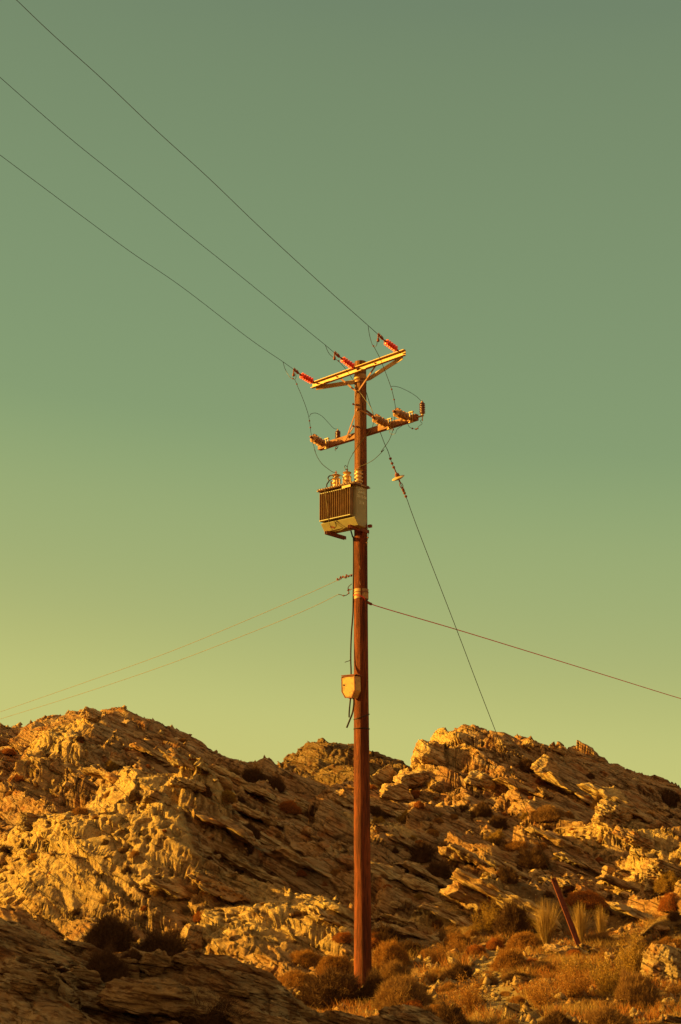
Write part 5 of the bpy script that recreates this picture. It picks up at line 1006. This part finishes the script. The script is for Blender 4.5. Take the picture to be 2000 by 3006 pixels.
for k, cx, by, wp, hp, lab in (('dark', 305, 2868, 116, 84, 'dark thorn shrub growing on the near ledge left of the upright block'), ('dark', 610, 3012, 240, 76, 'broad dark shrub at the bottom edge on the near ledge'), ('dark', 390, 2822, 90, 40, 'low dark thorn shrub just behind the upright block'), ('dark', 20, 3030, 90, 30, 'dark shrub tip at the bottom left corner')):
    plant(k, cx, by, wp, hp, lab, None, True)
# small tufts dotted over the hillside
for (xa, xb), (ya, yb), n, kinds, lab, grp in (((1060, 1700), (2300, 2640), 60, ('dark', 'rust', 'olive', 'greyb', 'orange'), 'small scrub tuft scattered over the right slope', 'scrub tufts on the right slope'), ((0, 980), (2150, 2700), 70, ('dark', 'rust', 'orange', 'greyb'), 'small scrub tuft scattered over the left hill', 'scrub tufts on the left hill'), ((1700, 2000), (2280, 2700), 20, ('dark', 'rust', 'orange'), 'small scrub tuft scattered at the right edge of the hill', 'scrub tufts at the right edge'),
                                    ((1250, 1990), (2720, 2990), 46, ('leafo', 'orange', 'greyb', 'leafo', 'leafy'), 'small dry herb tuft in the lower right scrub', 'herb tufts in the lower right scrub')):
    for i in range(n):
        w_ = random.uniform(18, 40) * (1.5 if ya > 2700 else 1); kd = random.choice(kinds); cx_, cy_ = random.uniform(xa, xb), random.uniform(ya, yb); s_ = seen(cx_, cy_)
        if s_ is None: continue
        hd = ('tiny ' if w_ < 27 * (1.5 if ya > 2700 else 1) else 'small ') + {'dark': 'dark', 'rust': 'rusty', 'olive': 'olive', 'greyb': 'grey brown', 'orange': 'orange', 'leafo': 'leafy orange', 'leafy': 'leafy olive'}[kd] + (' herb tuft' if ya > 2700 else ' scrub tuft')
        plant(kd, cx_, cy_, w_, w_ * random.uniform(.45, .75), near(s_, hd, grp)[0], grp)
for i in range(46):                                     # low rusty scrub thickening the flat ground
    cx_, cy_ = random.uniform(1090, 1990), random.uniform(2760, 3000); s_ = seen(cx_, cy_)
    if s_ is None or float(path_mask(np.array([s_.x], f32), np.array([s_.y], f32))[0]) > .2: continue
    w_ = random.uniform(48, 92); kd = random.choice(('rust', 'orange', 'greyb', 'dark', 'leafo', 'rust'))
    plant(kd, cx_, cy_, w_, w_ * random.uniform(.42, .62), near(s_, {'dark': 'dark low shrub', 'rust': 'rust brown low shrub', 'greyb': 'grey brown low shrub', 'orange': 'orange low shrub', 'leafo': 'leafy orange low shrub'}[kd], '')[0], 'low scrub on the flat ground')
# dry grass and seedlings over the flat ground
r = np.random.default_rng(9); n = 150000; y = 18 + 20 * r.uniform(0, 1, n) ** 1.15; x = (r.uniform(-.06, .27, n)) * y
dens = n2(x * .9, y * .9, 33) + .6 * n2(x * 3, y * 3, 34); sm = soil_mask(x.astype(f32), y.astype(f32)); pm = path_mask(x.astype(f32), y.astype(f32)); keep = (sm > .35) & (np.hypot(x - .37, y - 24.3) > 1.3) & (pm < .25) & (dens > .12 + .45 * r.uniform(-1, 1, n)); x, y = x[keep], y[keep]; n = len(x)
u = x / y; i = np.clip(np.rint(np.interp(u, us, np.arange(len(us)))).astype(int), 0, len(us) - 1); j = np.clip(np.rint(np.interp(y, ds, np.arange(len(ds)))).astype(int), 0, len(ds) - 1); z = Z2[j, i]
base = np.stack([x, y, z - .02], 1); hgt = .05 + .16 * np.clip(.5 + n2(x * .7, y * .7, 36), 0, 1) * r.uniform(.4, 1.3, n); tip = base + np.stack([r.normal(0, .45, n) * hgt, r.normal(0, .45, n) * hgt, hgt], 1)
v, f = tris(base, tip, r.uniform(.007, .016, n), r); fi = r.uniform(0, 1, n); me = np_mesh('dry_grass', v, f, [M['straw'], M['orange'], M['rust']]); me.polygons.foreach_set('material_index', np.where(dens[keep] > .35, 0, np.where(fi > .45, 1, 2)).astype(np.int32))
o = bpy.data.objects.new('dry_grass', me); C.objects.link(o); tag(o, 'short dry orange grass and herbs covering the flat ground beside the footpath', 'grass', None, 'stuff')
# gravel
n = 9000; y = 18 + 44 * r.uniform(0, 1, n) ** 1.3; x = r.uniform(-.26, .27, n) * y; u = x / y; i = np.clip(np.rint(np.interp(u, us, np.arange(len(us)))).astype(int), 0, len(us) - 1); j = np.clip(np.rint(np.interp(y, ds, np.arange(len(ds)))).astype(int), 0, len(ds) - 1)
dz = np.abs(Z2[np.clip(j + 6, 0, len(ds) - 1), i] - Z2[j, i]); keep = dz < .25; x, y, i, j = x[keep], y[keep], i[keep], j[keep]; n = len(x); z = Z2[j, i]
oc = np.array([[1, 0, 0], [-1, 0, 0], [0, 1, 0], [0, -1, 0], [0, 0, 1], [0, 0, -1]], float); of = np.array([[0, 2, 4], [2, 1, 4], [1, 3, 4], [3, 0, 4], [2, 0, 5], [1, 2, 5], [3, 1, 5], [0, 3, 5]])
s = (.02 + .075 * r.uniform(0, 1, n) ** 3) * (.6 + y / 50); v = (oc[None] * r.uniform(.5, 1.2, (n, 6, 1)) + r.normal(0, .2, (n, 6, 3))) * s[:, None, None] + np.stack([x, y, z + s * .2], 1)[:, None]
f = (np.arange(n)[:, None, None] * 6 + of[None]).reshape(-1, 3); o = bpy.data.objects.new('gravel', np_mesh('gravel', v.reshape(-1, 3), f, M['boulder'])); C.objects.link(o); tag(o, 'loose angular gravel and rock chips strewn over the slopes', 'gravel', None, 'stuff')

# things whose wording would coincide are told apart by their order from the left
bpy.context.view_layer.update(); same = {}
for o in bpy.data.objects:
    if o.parent is None and 'label' in o: same.setdefault(o['label'], []).append(o)
for lab, l in same.items():
    if len(l) < 2: continue
    l.sort(key=lambda o: proj(*o.location)[0]); n = len(l)
    for q, o in enumerate(l):
        w_ = 'leftmost' if q == 0 else 'rightmost' if q == n - 1 else 'middle' if n == 3 else ('second', 'third', 'fourth', 'fifth', 'sixth', 'seventh', 'eighth', 'ninth', 'tenth', 'eleventh', 'twelfth')[min(q - 1, 10)] + '-from-left'
        o['label'] = w_ + ' ' + lab
